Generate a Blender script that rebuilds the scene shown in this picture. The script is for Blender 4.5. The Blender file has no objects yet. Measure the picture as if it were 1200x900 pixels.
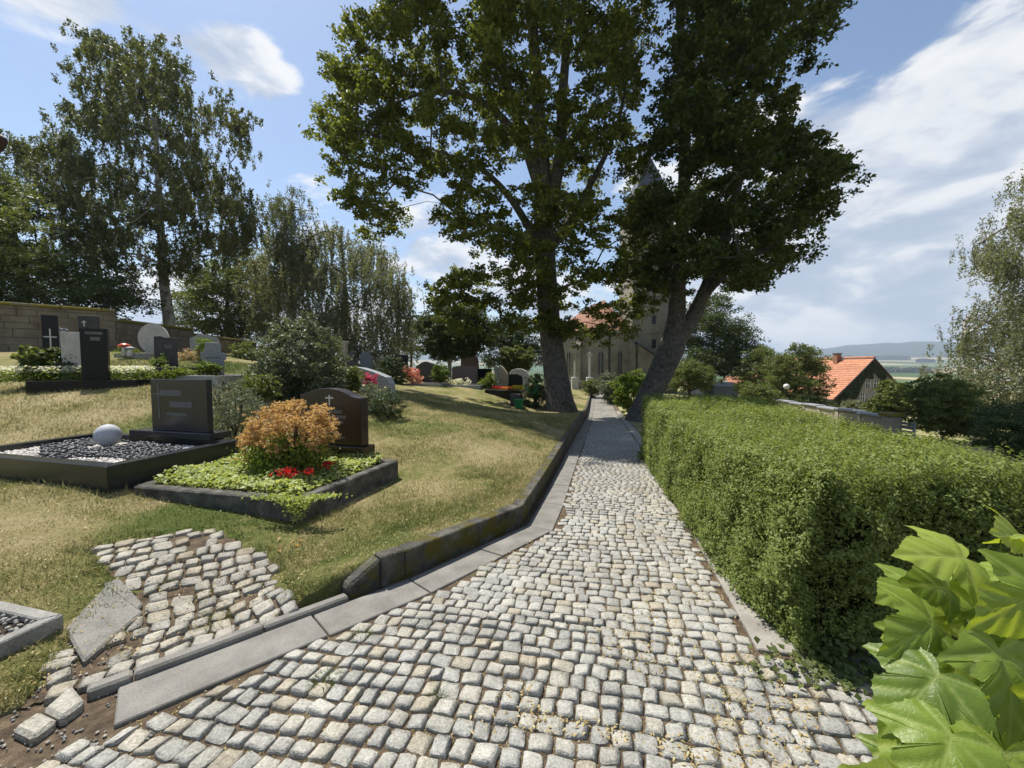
import bpy, bmesh, math, random
import numpy as np
from mathutils import Vector, Matrix
sc = bpy.context.scene
random.seed(5); rng = np.random.default_rng(5)

# ------------------------------------------------------------------ camera
FPX, HOR, CAMZ = 451.0, 428.0, 1.5
PITCH = math.atan((450 - HOR) / FPX)
cam_d = bpy.data.cameras.new('camera'); cam = bpy.data.objects.new('camera', cam_d)
sc.collection.objects.link(cam); sc.camera = cam
cam_d.sensor_width = 36; cam_d.lens = FPX / 1200 * 36
cam_d.clip_start = 0.05; cam_d.clip_end = 60000
cam.location = (0, 0, CAMZ); cam.rotation_euler = (math.pi / 2 - PITCH, 0, 0)
# ------------------------------------------------------------------ light
SUN_EL = math.radians(61); SUN_H = np.array([-0.70, 0.71])       # horizontal direction towards the sun
SUN_H = SUN_H / np.linalg.norm(SUN_H)
sd = Vector((SUN_H[0] * math.cos(SUN_EL), SUN_H[1] * math.cos(SUN_EL), math.sin(SUN_EL)))
sun_d = bpy.data.lights.new('sun', 'SUN'); sun = bpy.data.objects.new('sun', sun_d)
sc.collection.objects.link(sun); sun_d.energy = 5.0; sun_d.angle = math.radians(0.53); sun_d.color = (1, .955, .88)
sun.rotation_euler = sd.to_track_quat('Z', 'Y').to_euler()
w = bpy.data.worlds.new('World'); sc.world = w; w.use_nodes = True
wn = w.node_tree; wn.nodes.clear()
def nd(nt, typ, ins=None, **kw):
    n = nt.nodes.new(typ)
    for k, v in kw.items(): setattr(n, k, v)
    for k, v in (ins or {}).items():
        s = n.inputs[k]
        if isinstance(v, bpy.types.NodeSocket): nt.links.new(v, s)
        else: s.default_value = v
    return n
def ramp(nt, fac, stops, interp='LINEAR'):
    r = nt.nodes.new('ShaderNodeValToRGB'); r.color_ramp.interpolation = interp
    e = r.color_ramp.elements
    while len(e) < len(stops): e.new(.5)
    for i, (p, c) in enumerate(stops):
        e[i].position = p; e[i].color = (*c, 1) if len(c) == 3 else c
    nt.links.new(fac, r.inputs[0]); return r.outputs[0]
def math_(nt, op, a, b=0., c=0., clamp=False):
    n = nd(nt, 'ShaderNodeMath', {0: a, 1: b, 2: c}, operation=op); n.use_clamp = clamp
    return n.outputs[0]
def mixc(nt, fac, a, b, bt='MIX'):
    n = nt.nodes.new('ShaderNodeMix'); n.data_type = 'RGBA'; n.blend_type = bt
    for s, v in ((n.inputs[0], fac), (n.inputs[6], a), (n.inputs[7], b)):
        if isinstance(v, bpy.types.NodeSocket): nt.links.new(v, s)
        else: s.default_value = v if not isinstance(v, tuple) or len(v) == 4 else (*v, 1)
    return n.outputs[2]
sky = nd(wn, 'ShaderNodeTexSky', sky_type='NISHITA', sun_disc=False, sun_elevation=SUN_EL,
         sun_rotation=math.atan2(SUN_H[0], SUN_H[1]), altitude=300, air_density=1.15, dust_density=0.7, ozone_density=1.6)
tc = nd(wn, 'ShaderNodeTexCoord'); vdir = tc.outputs['Generated']
sep = nd(wn, 'ShaderNodeSeparateXYZ', {0: vdir})
# clouds live on the sphere of directions, flattened towards the horizon
zs = math_(wn, 'MULTIPLY', sep.outputs[2], 2.3)
cvec = nd(wn, 'ShaderNodeCombineXYZ', {0: sep.outputs[0], 1: sep.outputs[1], 2: zs}).outputs[0]
warp = nd(wn, 'ShaderNodeTexNoise', {'Vector': cvec, 'Scale': 3.2, 'Detail': 4.0}).outputs['Color']
wv = nd(wn, 'ShaderNodeVectorMath', {0: warp, 1: (-.5, -.5, -.5)}, operation='ADD').outputs[0]
wv = nd(wn, 'ShaderNodeVectorMath', {0: wv, 'Scale': .22}, operation='SCALE').outputs[0]
cv2 = nd(wn, 'ShaderNodeVectorMath', {0: cvec, 1: wv}, operation='ADD').outputs[0]
cn = nd(wn, 'ShaderNodeTexNoise', {'Vector': cv2, 'Scale': 3.1, 'Detail': 11.0, 'Roughness': .57}).outputs['Fac']
def px_dir(px, py):
    v = Vector(((px - 600) / FPX, 1, -(py - HOR) / FPX)); v.normalize(); return v
def bump(px, py, r, amp):
    d = nd(wn, 'ShaderNodeVectorMath', {0: vdir, 1: px_dir(px, py)}, operation='DISTANCE').outputs['Value']
    return math_(wn, 'MULTIPLY', nd(wn, 'ShaderNodeMapRange', {0: d, 1: 0.0, 2: r, 3: 1.0, 4: 0.0}, interpolation_type='SMOOTHSTEP').outputs[0], amp)
low = nd(wn, 'ShaderNodeMapRange', {0: sep.outputs[2], 1: 0.0, 2: .50, 3: .19, 4: -.07}).outputs[0]
side = nd(wn, 'ShaderNodeMapRange', {0: sep.outputs[0], 1: -.2, 2: .6, 3: -.04, 4: .12}).outputs[0]
dens = math_(wn, 'ADD', math_(wn, 'ADD', cn, low), side)
for b_ in ((255, 85, .13, .24), (335, 95, .12, .24), (300, 110, .15, .16), (90, 5, .16, .26), (365, 205, .10, .16), (480, 300, .26, .14), (190, 350, .16, .2), (1090, 160, .4, .10), (1110, 70, .10, .20), (500, 150, .2, .06), (960, 300, .4, .08),
           (200, 130, .12, -.14), (60, 230, .3, -.10), (980, 40, .22, -.16), (170, 220, .3, -.10), (420, 40, .2, -.12)):
    dens = math_(wn, 'ADD', dens, bump(*b_))
cmask = nd(wn, 'ShaderNodeMapRange', {0: dens, 1: .55, 2: .66, 3: 0.0, 4: 1.0}, interpolation_type='SMOOTHSTEP').outputs[0]
cn2 = nd(wn, 'ShaderNodeTexNoise', {'Vector': nd(wn, 'ShaderNodeVectorMath', {0: cv2, 1: (-.02, .02, .10)}, operation='ADD').outputs[0], 'Scale': 3.1, 'Detail': 6.0, 'Roughness': .5}).outputs['Fac']
# the lit flank of a cloud is where it thins towards the sun above, its belly is grey blue
shade = math_(wn, 'ADD', math_(wn, 'MULTIPLY', math_(wn, 'SUBTRACT', cn2, cn), 3.0), math_(wn, 'MULTIPLY', math_(wn, 'SUBTRACT', dens, .60), .70))
ccol = ramp(wn, math_(wn, 'ADD', shade, .40), [(.30, (1.0, 1.0, 1.0)), (.46, (.90, .92, .95)), (.60, (.66, .72, .82)), (.78, (.50, .58, .72))])
skyb = nd(wn, 'ShaderNodeVectorMath', {0: sky.outputs[0], 'Scale': .098}, operation='SCALE').outputs[0]
cloudc = nd(wn, 'ShaderNodeVectorMath', {0: ccol, 'Scale': .66}, operation='SCALE').outputs[0]
bg = nd(wn, 'ShaderNodeBackground', {'Color': mixc(wn, math_(wn, 'MULTIPLY', cmask, .93), skyb, cloudc), 'Strength': 1.0})
wo = nd(wn, 'ShaderNodeOutputWorld', {'Surface': bg.outputs[0]})
sc.view_settings.view_transform = 'Standard'; sc.view_settings.look = 'None'
sc.view_settings.exposure = 0.55; sc.view_settings.gamma = 1.0; sc.view_settings.use_curve_mapping = False
sc.cycles.use_denoising = True
try: sc.cycles.denoiser = 'OPENIMAGEDENOISE'
except Exception: pass
sc.cycles.max_bounces = 6; sc.cycles.diffuse_bounces = 3; sc.cycles.glossy_bounces = 3; sc.cycles.transmission_bounces = 4; sc.cycles.caustics_reflective = False; sc.cycles.caustics_refractive = False

# ------------------------------------------------------------------ pixel <-> place
_f = np.array([0, math.cos(PITCH), -math.sin(PITCH)]); _u = np.array([0, math.sin(PITCH), math.cos(PITCH)])
CAM = np.array([0, 0, CAMZ])
def ray(px, py): return _f + np.array([1., 0, 0]) * ((px - 600) / FPX) - _u * ((py - 450) / FPX)
def at(px, py, Y):
    d = ray(px, py); return CAM + d * (Y / d[1])
def lev(px, py, z):
    d = ray(px, py); return CAM + d * ((z - CAMZ) / d[2])
def onpath(px, py):
    d = ray(px, py); return CAM + d * (-CAMZ / (d[2] + .06 * d[1]))
# ------------------------------------------------------------------ ground heights
def lerp(pts, y): return np.interp(y, [p[0] for p in pts], [p[1] for p in pts])
def PZ(Y): return lerp([(-3, .18), (20, -1.2), (24, -1.38), (50, -1.72), (70, -1.8)], Y)
def sm(P, y): return lerp(P, y)
GIN = [(-2, -5.6), (1.0, -2.45), (1.66, -1.72), (2.74, -.59), (4.02, .47), (9.4, 1.71), (20, 4.2), (48, 10.4), (70, 15)]   # gutter / cobble line
def offset(poly, d):
    """poly [(Y, X)]; shifted d to the left, mitred"""
    P = np.array([(x, y) for y, x in poly], float); T = np.diff(P, axis=0); T /= np.linalg.norm(T, axis=1)[:, None]
    Nn = np.c_[-T[:, 1], T[:, 0]]; out = []
    for i in range(len(P)):
        a = Nn[max(i - 1, 0)]; b = Nn[min(i, len(Nn) - 1)]; m = a + b; m /= np.linalg.norm(m)
        out.append(P[i] + m * d / max(m.dot(a), .5))
    return [(p[1], p[0]) for p in out]
KF = offset(GIN, .35)     # foot of the kerb wall
RIN = [(-2, 1.3), (1.0, 2.3), (2.02, 2.1), (2.12, 1.40), (8.0, 2.92), (20, 5.62), (48, 11.8), (70, 16.5)]                    # right edge of the cobbles
def Xin(Y): return lerp(GIN, Y)
def Xk(Y): return lerp(KF, Y)
def Xr(Y): return lerp(RIN, Y)
def KH(Y): return lerp([(1.0, .05), (2.5, .05), (2.72, .22), (4, .22), (11, .33), (20, .38), (30, .3), (50, .12)], Y)
def KHL(Y): return lerp([(1.0, .04), (2.42, .05), (2.8, .2), (4, .22), (11, .33), (20, .38), (30, .3), (50, .12)], Y)
_an = []
for Y in (-1, .5, 1.2, 1.8, 2.4, 2.75, 3.3, 4, 5.5, 7.5, 9.5, 12, 15, 18, 21, 25, 30, 36, 44, 52): _an.append((Xk(Y), Y, PZ(Y) + KHL(Y) - .015))
for px, py, Y in ((250, 625, 3.3), (110, 650, 3.0), (335, 690, 2.85), (150, 735, 2.3), (30, 800, 1.85), (125, 573, 4.2), (350, 612, 3.9), (160, 588, 4.15),
                  (467, 560, 5.5), (30, 462, 8), (160, 458, 8.6), (180, 438, 10.5), (270, 449, 10), (180, 416, 13), (440, 464, 12), (440, 489, 9),
                  (0, 463, 8.3), (-60, 458, 9), (490, 452, 22), (540, 450, 23), (600, 463, 21), (612, 478, 19.3), (655, 482, 18.8), (0, 412, 15), (150, 413, 21), (300, 415, 32), (400, 425, 30),
                  (480, 440, 30), (520, 440, 42), (650, 452, 45), (560, 453, 55), (560, 500, 8.3), (500, 470, 14), (330, 520, 6.8), (280, 470, 8.6), (480, 540, 6)):
    p = at(px, py, Y); _an.append(tuple(p))
_an += [(-5, 1.5, .1), (-8, 3.6, .12), (-7.2, 4.7, .13), (-6.9, 6.5, .30), (-5.2, 6.6, .24), (-4, -1, .05), (-9, -1, .15), (-40, 15, 2.2), (-40, 40, 2.8), (-18, 5, .9), (-30, 60, 1.5), (-12, 55, -.4), (-60, 20, 2.6), (-60, 60, 2.0)]
_an = np.array(_an)
def _U(r2): return r2 * np.log(r2 + 1e-6) * .5
_n = len(_an); _K = _U(((_an[:, None, :2] - _an[None, :, :2]) ** 2).sum(-1)) + np.eye(_n) * .6
_Pm = np.c_[np.ones(_n), _an[:, :2]]
_W = np.linalg.solve(np.block([[_K, _Pm], [_Pm.T, np.zeros((3, 3))]]), np.r_[_an[:, 2], 0, 0, 0])
def LZ(X, Y):
    X = np.atleast_1d(np.asarray(X, float)); Y = np.atleast_1d(np.asarray(Y, float))
    X = np.clip(X, -60, 20); Y = np.clip(Y, -2, 62)
    out = np.zeros(X.shape)
    Xf, Yf, of = X.ravel(), Y.ravel(), out.ravel()
    for i in range(0, len(Xf), 20000):
        s = slice(i, i + 20000)
        r2 = (Xf[s, None] - _an[None, :, 0]) ** 2 + (Yf[s, None] - _an[None, :, 1]) ** 2
        of[s] = _U(r2) @ _W[:_n] + _W[_n] + _W[_n + 1] * Xf[s] + _W[_n + 2] * Yf[s]
    z = of.reshape(X.shape)
    k = np.clip((Xk(Y) - X) / .9, 0, 1)                            # meets the kerb top exactly
    return z * k + (1 - k) * (PZ(Y) + KHL(Y) - .02)
def lz(x, y): return float(LZ(x, y)[0])
def RZ(X, Y):                                                     # ground to the right of the path
    d = np.maximum(X - Xr(Y), 0)
    near = PZ(Y) - .045 * d - .010 * np.maximum(d - 8, 0) ** 1.5
    return near
def smooth(a, b, x):
    t = np.clip((x - a) / (b - a), 0, 1); return t * t * (3 - 2 * t)
def TZ(X, Y):
    """The wide terrain: hilltop, valley fields, far wooded ridge."""
    X = np.asarray(X, float); Y = np.asarray(Y, float)
    r = np.hypot(X, Y)
    right = RZ(np.minimum(X, 70), np.clip(Y, -3, 70)); right = np.maximum(right, -7.5)
    right = right - .14 * ((X < Xr(Y) + 3.2) & (Y < 9) & (Y > -2))
    left = LZ(X, Y) - .45
    n = np.where(X > Xr(Y) + .05, right, np.where(X < Xk(Y), left, PZ(Y) - .4))
    v = np.interp(r, [0, 300, 450, 1000, 1800, 3300, 4200, 20000], [-12, -24, -27, -24, -12, 24, 40, 60])
    v = v + 5 * np.sin(X / 310 + 1.3) * np.sin(Y / 420) * smooth(500, 1500, r)
    az = np.arctan2(X, Y)
    px = 600 + FPX * np.tan(np.clip(az, -1.2, 1.2))
    ridge = np.interp(px, [-400, 0, 300, 520, 700, 905, 960, 1020, 1045, 1075, 1125, 1300, 1800], [120, 95, 150, 120, 100, 105, 140, 190, 200, 188, 165, 150, 170])
    ridge = ridge + 9 * np.sin(px / 17.) + 5 * np.sin(px / 6.3 + 1)
    ridge = np.where(np.cos(az) > .1, ridge, 130 + 30 * np.sin(az * 9))
    v = v + ridge * np.exp(-((r - 5600) / 900) ** 2)
    k = smooth(75, 320, r)
    return n * (1 - k) + v * k
def GZ(x, y):
    if x < Xk(y): return lz(x, y)
    if x > Xr(y): return float(RZ(x, y))
    return float(PZ(y))
# ------------------------------------------------------------------ mesh helpers
C = sc.collection
def mesh_np(name, V, Fs, mat, smooth_=False):
    """V (n,3); Fs (m,k) int array or list of index lists."""
    me = bpy.data.meshes.new(name)
    V = np.asarray(V, np.float32).reshape(-1, 3)
    if isinstance(Fs, np.ndarray):
        m, k = Fs.shape
        me.vertices.add(len(V)); me.vertices.foreach_set('co', V.ravel())
        me.loops.add(m * k); me.loops.foreach_set('vertex_index', Fs.astype(np.int32).ravel())
        me.polygons.add(m); me.polygons.foreach_set('loop_start', np.arange(0, m * k, k, dtype=np.int32))
        me.update(calc_edges=True)
    else:
        me.from_pydata([tuple(map(float, v)) for v in V], [], [tuple(map(int, f)) for f in Fs]); me.update()
    if mat is not None: me.materials.append(mat)
    if smooth_: me.shade_smooth()
    return me
def tagp(o, label=None, cat=None, group=None, kind=None, category=None):
    cat = cat or category
    for k, v in (('label', label), ('category', cat), ('group', group), ('kind', kind)):
        if v: o[k] = v
    return o
def link(name, me, parent=None, **tags):
    o = bpy.data.objects.new(name, me); C.objects.link(o)
    if parent is not None:
        o.parent = parent; o.matrix_parent_inverse = Matrix.Translation(parent.location).inverted() if parent.type == 'EMPTY' else Matrix.Identity(4)
    return tagp(o, **tags)
def obj(name, V, Fs, mat, parent=None, smooth_=False, **tags): return link(name, mesh_np(name, V, Fs, mat, smooth_), parent, **tags)
def thing(name, loc, label, cat, group=None):
    e = bpy.data.objects.new(name, None); C.objects.link(e); e.location = tuple(map(float, loc)); e.empty_display_size = .1
    return tagp(e, label, cat, group)
class MB:
    def __init__(s): s.V = []; s.F = []
    def add(s, V, Fs):
        o = len(s.V); s.V += [tuple(v) for v in V]; s.F += [tuple(i + o for i in f) for f in Fs]; return s
    def box(s, lo, hi):
        x0, y0, z0 = lo; x1, y1, z1 = hi
        return s.add([(x0, y0, z0), (x1, y0, z0), (x1, y1, z0), (x0, y1, z0), (x0, y0, z1), (x1, y0, z1), (x1, y1, z1), (x0, y1, z1)],
                     [(3, 2, 1, 0), (4, 5, 6, 7), (0, 1, 5, 4), (1, 2, 6, 5), (2, 3, 7, 6), (3, 0, 4, 7)])
    def quadprism(s, P4, z0, z1):
        """four plan corners (counter-clockwise), z0/z1 scalars or 4-lists"""
        z0 = z0 if hasattr(z0, '__len__') else [z0] * 4; z1 = z1 if hasattr(z1, '__len__') else [z1] * 4
        a = sum(P4[i][0] * P4[(i + 1) % 4][1] - P4[(i + 1) % 4][0] * P4[i][1] for i in range(4))
        if a < 0: P4 = P4[::-1]; z0 = z0[::-1]; z1 = z1[::-1]
        return s.add([(p[0], p[1], z) for p, z in zip(P4, z0)] + [(p[0], p[1], z) for p, z in zip(P4, z1)],
                     [(3, 2, 1, 0), (4, 5, 6, 7), (0, 1, 5, 4), (1, 2, 6, 5), (2, 3, 7, 6), (3, 0, 4, 7)])
    def tube(s, pts, rad, n=8, cap=True):
        V, Fs = tube(pts, rad, n, cap); return s.add(V, Fs)
    def obj(s, name, mat, parent=None, bevel=0, smooth_=False, seg=1, **tags):
        me = mesh_np(name, np.array(s.V), list(s.F), mat, smooth_)
        if bevel: bevel_me(me, bevel, seg)
        return link(name, me, parent, **tags)
def bevel_me(me, wd, seg=1):
    bm = bmesh.new(); bm.from_mesh(me)
    bmesh.ops.remove_doubles(bm, verts=bm.verts, dist=1e-5)
    ed = [e for e in bm.edges if len(e.link_faces) == 2 and e.calc_face_angle(0) > .5]
    bmesh.ops.bevel(bm, geom=ed, offset=wd, segments=seg, affect='EDGES', profile=.6, clamp_overlap=True)
    bmesh.ops.recalc_face_normals(bm, faces=bm.faces)
    bm.to_mesh(me); bm.free(); me.update()
def tube(pts, rad, n=8, cap=True, flute=0, seed=0):
    P = np.asarray(pts, float); m = len(P); R = np.broadcast_to(np.asarray(rad, float), (m,))
    T = np.gradient(P, axis=0); T /= np.linalg.norm(T, axis=1)[:, None] + 1e-9
    ref = np.array([0, 0, 1.]) if abs(T[0][2]) < .9 else np.array([1., 0, 0])
    a = np.cross(T[0], ref); a /= np.linalg.norm(a)
    V = []; an = np.arange(n) / n * 2 * math.pi
    for i in range(m):
        a = a - T[i] * a.dot(T[i]); a /= np.linalg.norm(a) + 1e-9; b = np.cross(T[i], a)
        k = 1 + (flute * (np.sin(an * 5 + seed + i * .13) * .6 + np.sin(an * 8 + seed * 2 - i * .21) * .4) if flute else 0)
        V.append(P[i] + (np.cos(an) * R[i] * k)[:, None] * a + (np.sin(an) * R[i] * k)[:, None] * b)
    V = np.concatenate(V); Fs = []
    for i in range(m - 1):
        for j in range(n):
            Fs.append((i * n + j, i * n + (j + 1) % n, (i + 1) * n + (j + 1) % n, (i + 1) * n + j))
    if cap: Fs.append(tuple(range(n))[::-1]); Fs.append(tuple((m - 1) * n + j for j in range(n)))
    return V, Fs
def spline(pts, k=4):
    P = np.asarray(pts, float)
    if len(P) < 3: return P
    out = []
    Q = np.r_[[2 * P[0] - P[1]], P, [2 * P[-1] - P[-2]]]
    for i in range(1, len(Q) - 2):
        for t in np.linspace(0, 1, k, endpoint=False):
            a, b, c, d = Q[i - 1], Q[i], Q[i + 1], Q[i + 2]
            out.append(.5 * ((2 * b) + (c - a) * t + (2 * a - 5 * b + 4 * c - d) * t * t + (3 * b - a - 3 * c + d) * t ** 3))
    out.append(P[-1]); return np.array(out)
def rand_unit(n, r=rng):
    v = r.normal(size=(n, 3)); return v / (np.linalg.norm(v, axis=1)[:, None] + 1e-9)
def leaf_mesh(name, P, Nrm, size, mat, r=rng, wid=.62, fold=.18, Dr=None, tri=False):
    """one folded four-point leaf at each of P, facing about Nrm"""
    n = len(P); size = np.broadcast_to(np.asarray(size, float), (n,))[:, None]
    Nrm = Nrm / (np.linalg.norm(Nrm, axis=1)[:, None] + 1e-9)
    D = rand_unit(n, r) if Dr is None else Dr
    D = D - Nrm * (D * Nrm).sum(1)[:, None]; D /= np.linalg.norm(D, axis=1)[:, None] + 1e-9
    S = np.cross(Nrm, D)
    if tri:
        V = np.stack([P - D * size * .5 + S * size * wid * .45, P - D * size * .4 - S * size * wid * .5, P + D * size * .55], 1).reshape(-1, 3)
        return mesh_np(name, V, np.arange(3 * n).reshape(-1, 3), mat)
    a = P - D * size * .5; c = P + D * size * .5 - Nrm * size * fold * .5
    b = P - D * size * .08 + S * size * wid * .5 + Nrm * size * fold; d = P - D * size * .08 - S * size * wid * .5 + Nrm * size * fold
    V = np.stack([a, b, c, d], 1).reshape(-1, 3)
    return mesh_np(name, V, np.arange(4 * n).reshape(-1, 4), mat)
def in_poly(x, y, poly):
    c = np.zeros(x.shape, bool); n = len(poly)
    for i in range(n):
        x0, y0 = poly[i]; x1, y1 = poly[(i + 1) % n]
        if y0 != y1:
            t = ((y0 > y) != (y1 > y)) & (x < (x1 - x0) * (y - y0) / (y1 - y0) + x0); c ^= t
    return c
def edge_dist(x, y, poly):
    d = np.full(x.shape, 1e9); n = len(poly)
    for i in range(n):
        a = np.array(poly[i], float); b = np.array(poly[(i + 1) % n], float); e = b - a; L = e.dot(e) + 1e-9
        t = np.clip(((x - a[0]) * e[0] + (y - a[1]) * e[1]) / L, 0, 1)
        d = np.minimum(d, np.hypot(x - a[0] - t * e[0], y - a[1] - t * e[1]))
    return d
def ell(cx, cy, rx, ry, n=18): return [(cx + rx * math.cos(i / n * 2 * math.pi), cy + ry * math.sin(i / n * 2 * math.pi)) for i in range(n)]
def hnoise(x, y, s, seed=0):
    """cheap smooth value noise for numpy arrays"""
    x = np.asarray(x) * s + seed * 17.3; y = np.asarray(y) * s + seed * 9.1
    xi = np.floor(x); yi = np.floor(y); fx = x - xi; fy = y - yi
    h = lambda a, b: np.modf(np.sin(a * 127.1 + b * 311.7 + seed) * 43758.5453)[0] % 1.0
    fx = fx * fx * (3 - 2 * fx); fy = fy * fy * (3 - 2 * fy)
    return (h(xi, yi) * (1 - fx) + h(xi + 1, yi) * fx) * (1 - fy) + (h(xi, yi + 1) * (1 - fx) + h(xi + 1, yi + 1) * fx) * fy
# ------------------------------------------------------------------ materials
def newmat(name):
    m = bpy.data.materials.new(name); m.use_nodes = True; nt = m.node_tree; nt.nodes.clear()
    out = nd(nt, 'ShaderNodeOutputMaterial'); return m, nt, out
def surf(name, cols, scale=6., rough=.8, bump=.3, bscale=40., spec=.3, stops=None, detail=6., island=0., extra=None, dist=.02):
    """noise between several colours + fine relief; EXTRA(nt, colour, geo) may add stains"""
    m, nt, out = newmat(name)
    g = nd(nt, 'ShaderNodeNewGeometry'); pos = g.outputs['Position']
    n1 = nd(nt, 'ShaderNodeTexNoise', {'Vector': pos, 'Scale': scale, 'Detail': detail, 'Roughness': .6}).outputs['Fac']
    k = len(cols); st = stops or [(.3 + .4 * i / max(k - 1, 1)) for i in range(k)]
    col = ramp(nt, n1, list(zip(st, cols)))
    fine = nd(nt, 'ShaderNodeTexNoise', {'Vector': pos, 'Scale': bscale, 'Detail': 4.0}).outputs['Fac']
    col = mixc(nt, 1.0, col, ramp(nt, fine, [(.25, (.72, .72, .72)), (.75, (1.22, 1.22, 1.22))]), 'MULTIPLY')
    if island:
        ri = g.outputs['Random Per Island']
        col = mixc(nt, 1.0, col, ramp(nt, ri, [(0, (1 - island,) * 3), (.5, (1, 1, 1)), (1, (1 + island, 1 + island * .85, 1 + island * .6))]), 'MULTIPLY')
    if extra: col = extra(nt, col, g)
    bp = nd(nt, 'ShaderNodeBump', {'Height': fine, 'Strength': bump, 'Distance': dist})
    p = nd(nt, 'ShaderNodeBsdfPrincipled', {'Base Color': col, 'Roughness': rough, 'Specular IOR Level': spec, 'Normal': bp.outputs[0]})
    nt.links.new(p.outputs[0], out.inputs[0]); return m
def leafmat(name, cols, transl=.35, rough=.5, spec=.25, hue_scale=.6):
    m, nt, out = newmat(name)
    g = nd(nt, 'ShaderNodeNewGeometry')
    n1 = nd(nt, 'ShaderNodeTexNoise', {'Vector': g.outputs['Position'], 'Scale': hue_scale, 'Detail': 3.0}).outputs['Fac']
    f = math_(nt, 'ADD', math_(nt, 'MULTIPLY', g.outputs['Random Per Island'], .62), math_(nt, 'MULTIPLY', n1, .4), clamp=True)
    k = len(cols); col = ramp(nt, f, [(.1 + .8 * i / max(k - 1, 1), c) for i, c in enumerate(cols)])
    p = nd(nt, 'ShaderNodeBsdfPrincipled', {'Base Color': col, 'Roughness': rough, 'Specular IOR Level': spec})
    tcol = mixc(nt, 1.0, col, (1.55, 1.5, .75, 1), 'MULTIPLY')
    t = nd(nt, 'ShaderNodeBsdfTranslucent', {'Color': tcol})
    mx = nd(nt, 'ShaderNodeMixShader', {0: transl, 1: p.outputs[0], 2: t.outputs[0]})
    nt.links.new(mx.outputs[0], out.inputs[0]); return m
def plain(name, col, rough=.5, spec=.4, metal=0.):
    m, nt, out = newmat(name)
    g = nd(nt, 'ShaderNodeNewGeometry')
    n1 = nd(nt, 'ShaderNodeTexNoise', {'Vector': g.outputs['Position'], 'Scale': 25.0, 'Detail': 4.0}).outputs['Fac']
    c = mixc(nt, 1.0, (*col, 1), ramp(nt, n1, [(.3, (.85, .85, .85)), (.7, (1.12, 1.12, 1.12))]), 'MULTIPLY')
    p = nd(nt, 'ShaderNodeBsdfPrincipled', {'Base Color': c, 'Roughness': rough, 'Specular IOR Level': spec, 'Metallic': metal})
    nt.links.new(p.outputs[0], out.inputs[0]); return m
def moss(scale=5., lo=.5, hi=.62, col=(.11, .10, .012)):
    def f(nt, c, g):
        n = nd(nt, 'ShaderNodeTexNoise', {'Vector': g.outputs['Position'], 'Scale': scale, 'Detail': 7.0, 'Roughness': .65}).outputs['Fac']
        k = nd(nt, 'ShaderNodeMapRange', {0: n, 1: lo, 2: hi}).outputs[0]
        return mixc(nt, k, c, col)
    return f
M = {}
def granite(nt, c, g):
    ri = g.outputs['Random Per Island']; wn_ = nd(nt, 'ShaderNodeTexWhiteNoise', {'W': ri}, noise_dimensions='1D').outputs['Value']
    oi = nd(nt, 'ShaderNodeObjectInfo').outputs['Random']; h = math_(nt, 'FRACT', math_(nt, 'ADD', wn_, math_(nt, 'MULTIPLY', oi, 7.3)))
    c = mixc(nt, 1.0, c, ramp(nt, h, [(0, (.84, .85, .86)), (.3, (.98, .985, .99)), (.6, (1.05, 1.045, 1.02)), (.82, (1.12, 1.11, 1.07)), (.92, (1.03, .97, .85)), (1, (.95, .87, .74))]), 'MULTIPLY')
    n = nd(nt, 'ShaderNodeTexNoise', {'Vector': g.outputs['Position'], 'Scale': 75.0, 'Detail': 5.0, 'Roughness': .7}).outputs['Fac']
    c = mixc(nt, 1.0, c, ramp(nt, n, [(.32, (.62, .61, .58)), (.5, (1, 1, 1)), (.68, (1.22, 1.22, 1.2))]), 'MULTIPLY')
    m = nd(nt, 'ShaderNodeTexNoise', {'Vector': g.outputs['Position'], 'Scale': 1.3, 'Detail': 4.0}).outputs['Fac']
    return mixc(nt, 1.0, c, ramp(nt, m, [(.35, (.90, .885, .86)), (.62, (1.08, 1.08, 1.07))]), 'MULTIPLY')
M['cobble'] = surf('cobble_granite', [(.265, .258, .235), (.34, .332, .302), (.41, .40, .368)], scale=9, bscale=120, bump=.7, rough=.8, spec=.2, dist=.008, extra=granite)
M['cobble_patch'] = surf('old_cobble_granite', [(.22, .21, .18), (.32, .305, .27), (.40, .38, .33)], scale=8, bscale=110, bump=.7, rough=.85, spec=.2, dist=.008, extra=lambda nt, c, g: moss(7, .58, .72, (.11, .09, .035))(nt, granite(nt, c, g), g))
M['joint'] = surf('joint_earth', [(.060, .042, .026), (.12, .086, .054), (.20, .152, .094)], scale=14, bscale=160, bump=.8, rough=.95)
M['gutter'] = surf('gutter_sandstone', [(.145, .137, .12), (.20, .19, .168), (.245, .232, .205)], scale=5, bscale=140, bump=.35, rough=.85, dist=.006)
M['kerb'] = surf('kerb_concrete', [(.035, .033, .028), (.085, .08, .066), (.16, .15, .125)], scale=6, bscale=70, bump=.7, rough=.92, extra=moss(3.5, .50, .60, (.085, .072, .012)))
M['edging'] = surf('edging_stone', [(.22, .205, .18), (.30, .28, .245), (.34, .32, .28)], scale=5, bscale=120, bump=.35, rough=.85)
M['slab'] = surf('worn_slab', [(.15, .145, .125), (.215, .205, .18), (.26, .245, .21)], scale=6, bscale=90, bump=.4, rough=.85)
M['black'] = surf('black_polished_granite', [(.006, .0065, .007), (.010, .0105, .011), (.015, .0155, .016)], scale=60, bscale=260, bump=.0, rough=.25, spec=.2)
M['darkgrey'] = surf('dark_grey_granite', [(.018, .020, .021), (.026, .028, .029), (.036, .038, .039)], scale=70, bscale=260, bump=.03, rough=.22, spec=.4)
M['brown'] = surf('brown_polished_granite', [(.020, .012, .010), (.030, .018, .014), (.042, .026, .02)], scale=60, bscale=200, bump=.03, rough=.25, spec=.5)
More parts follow.
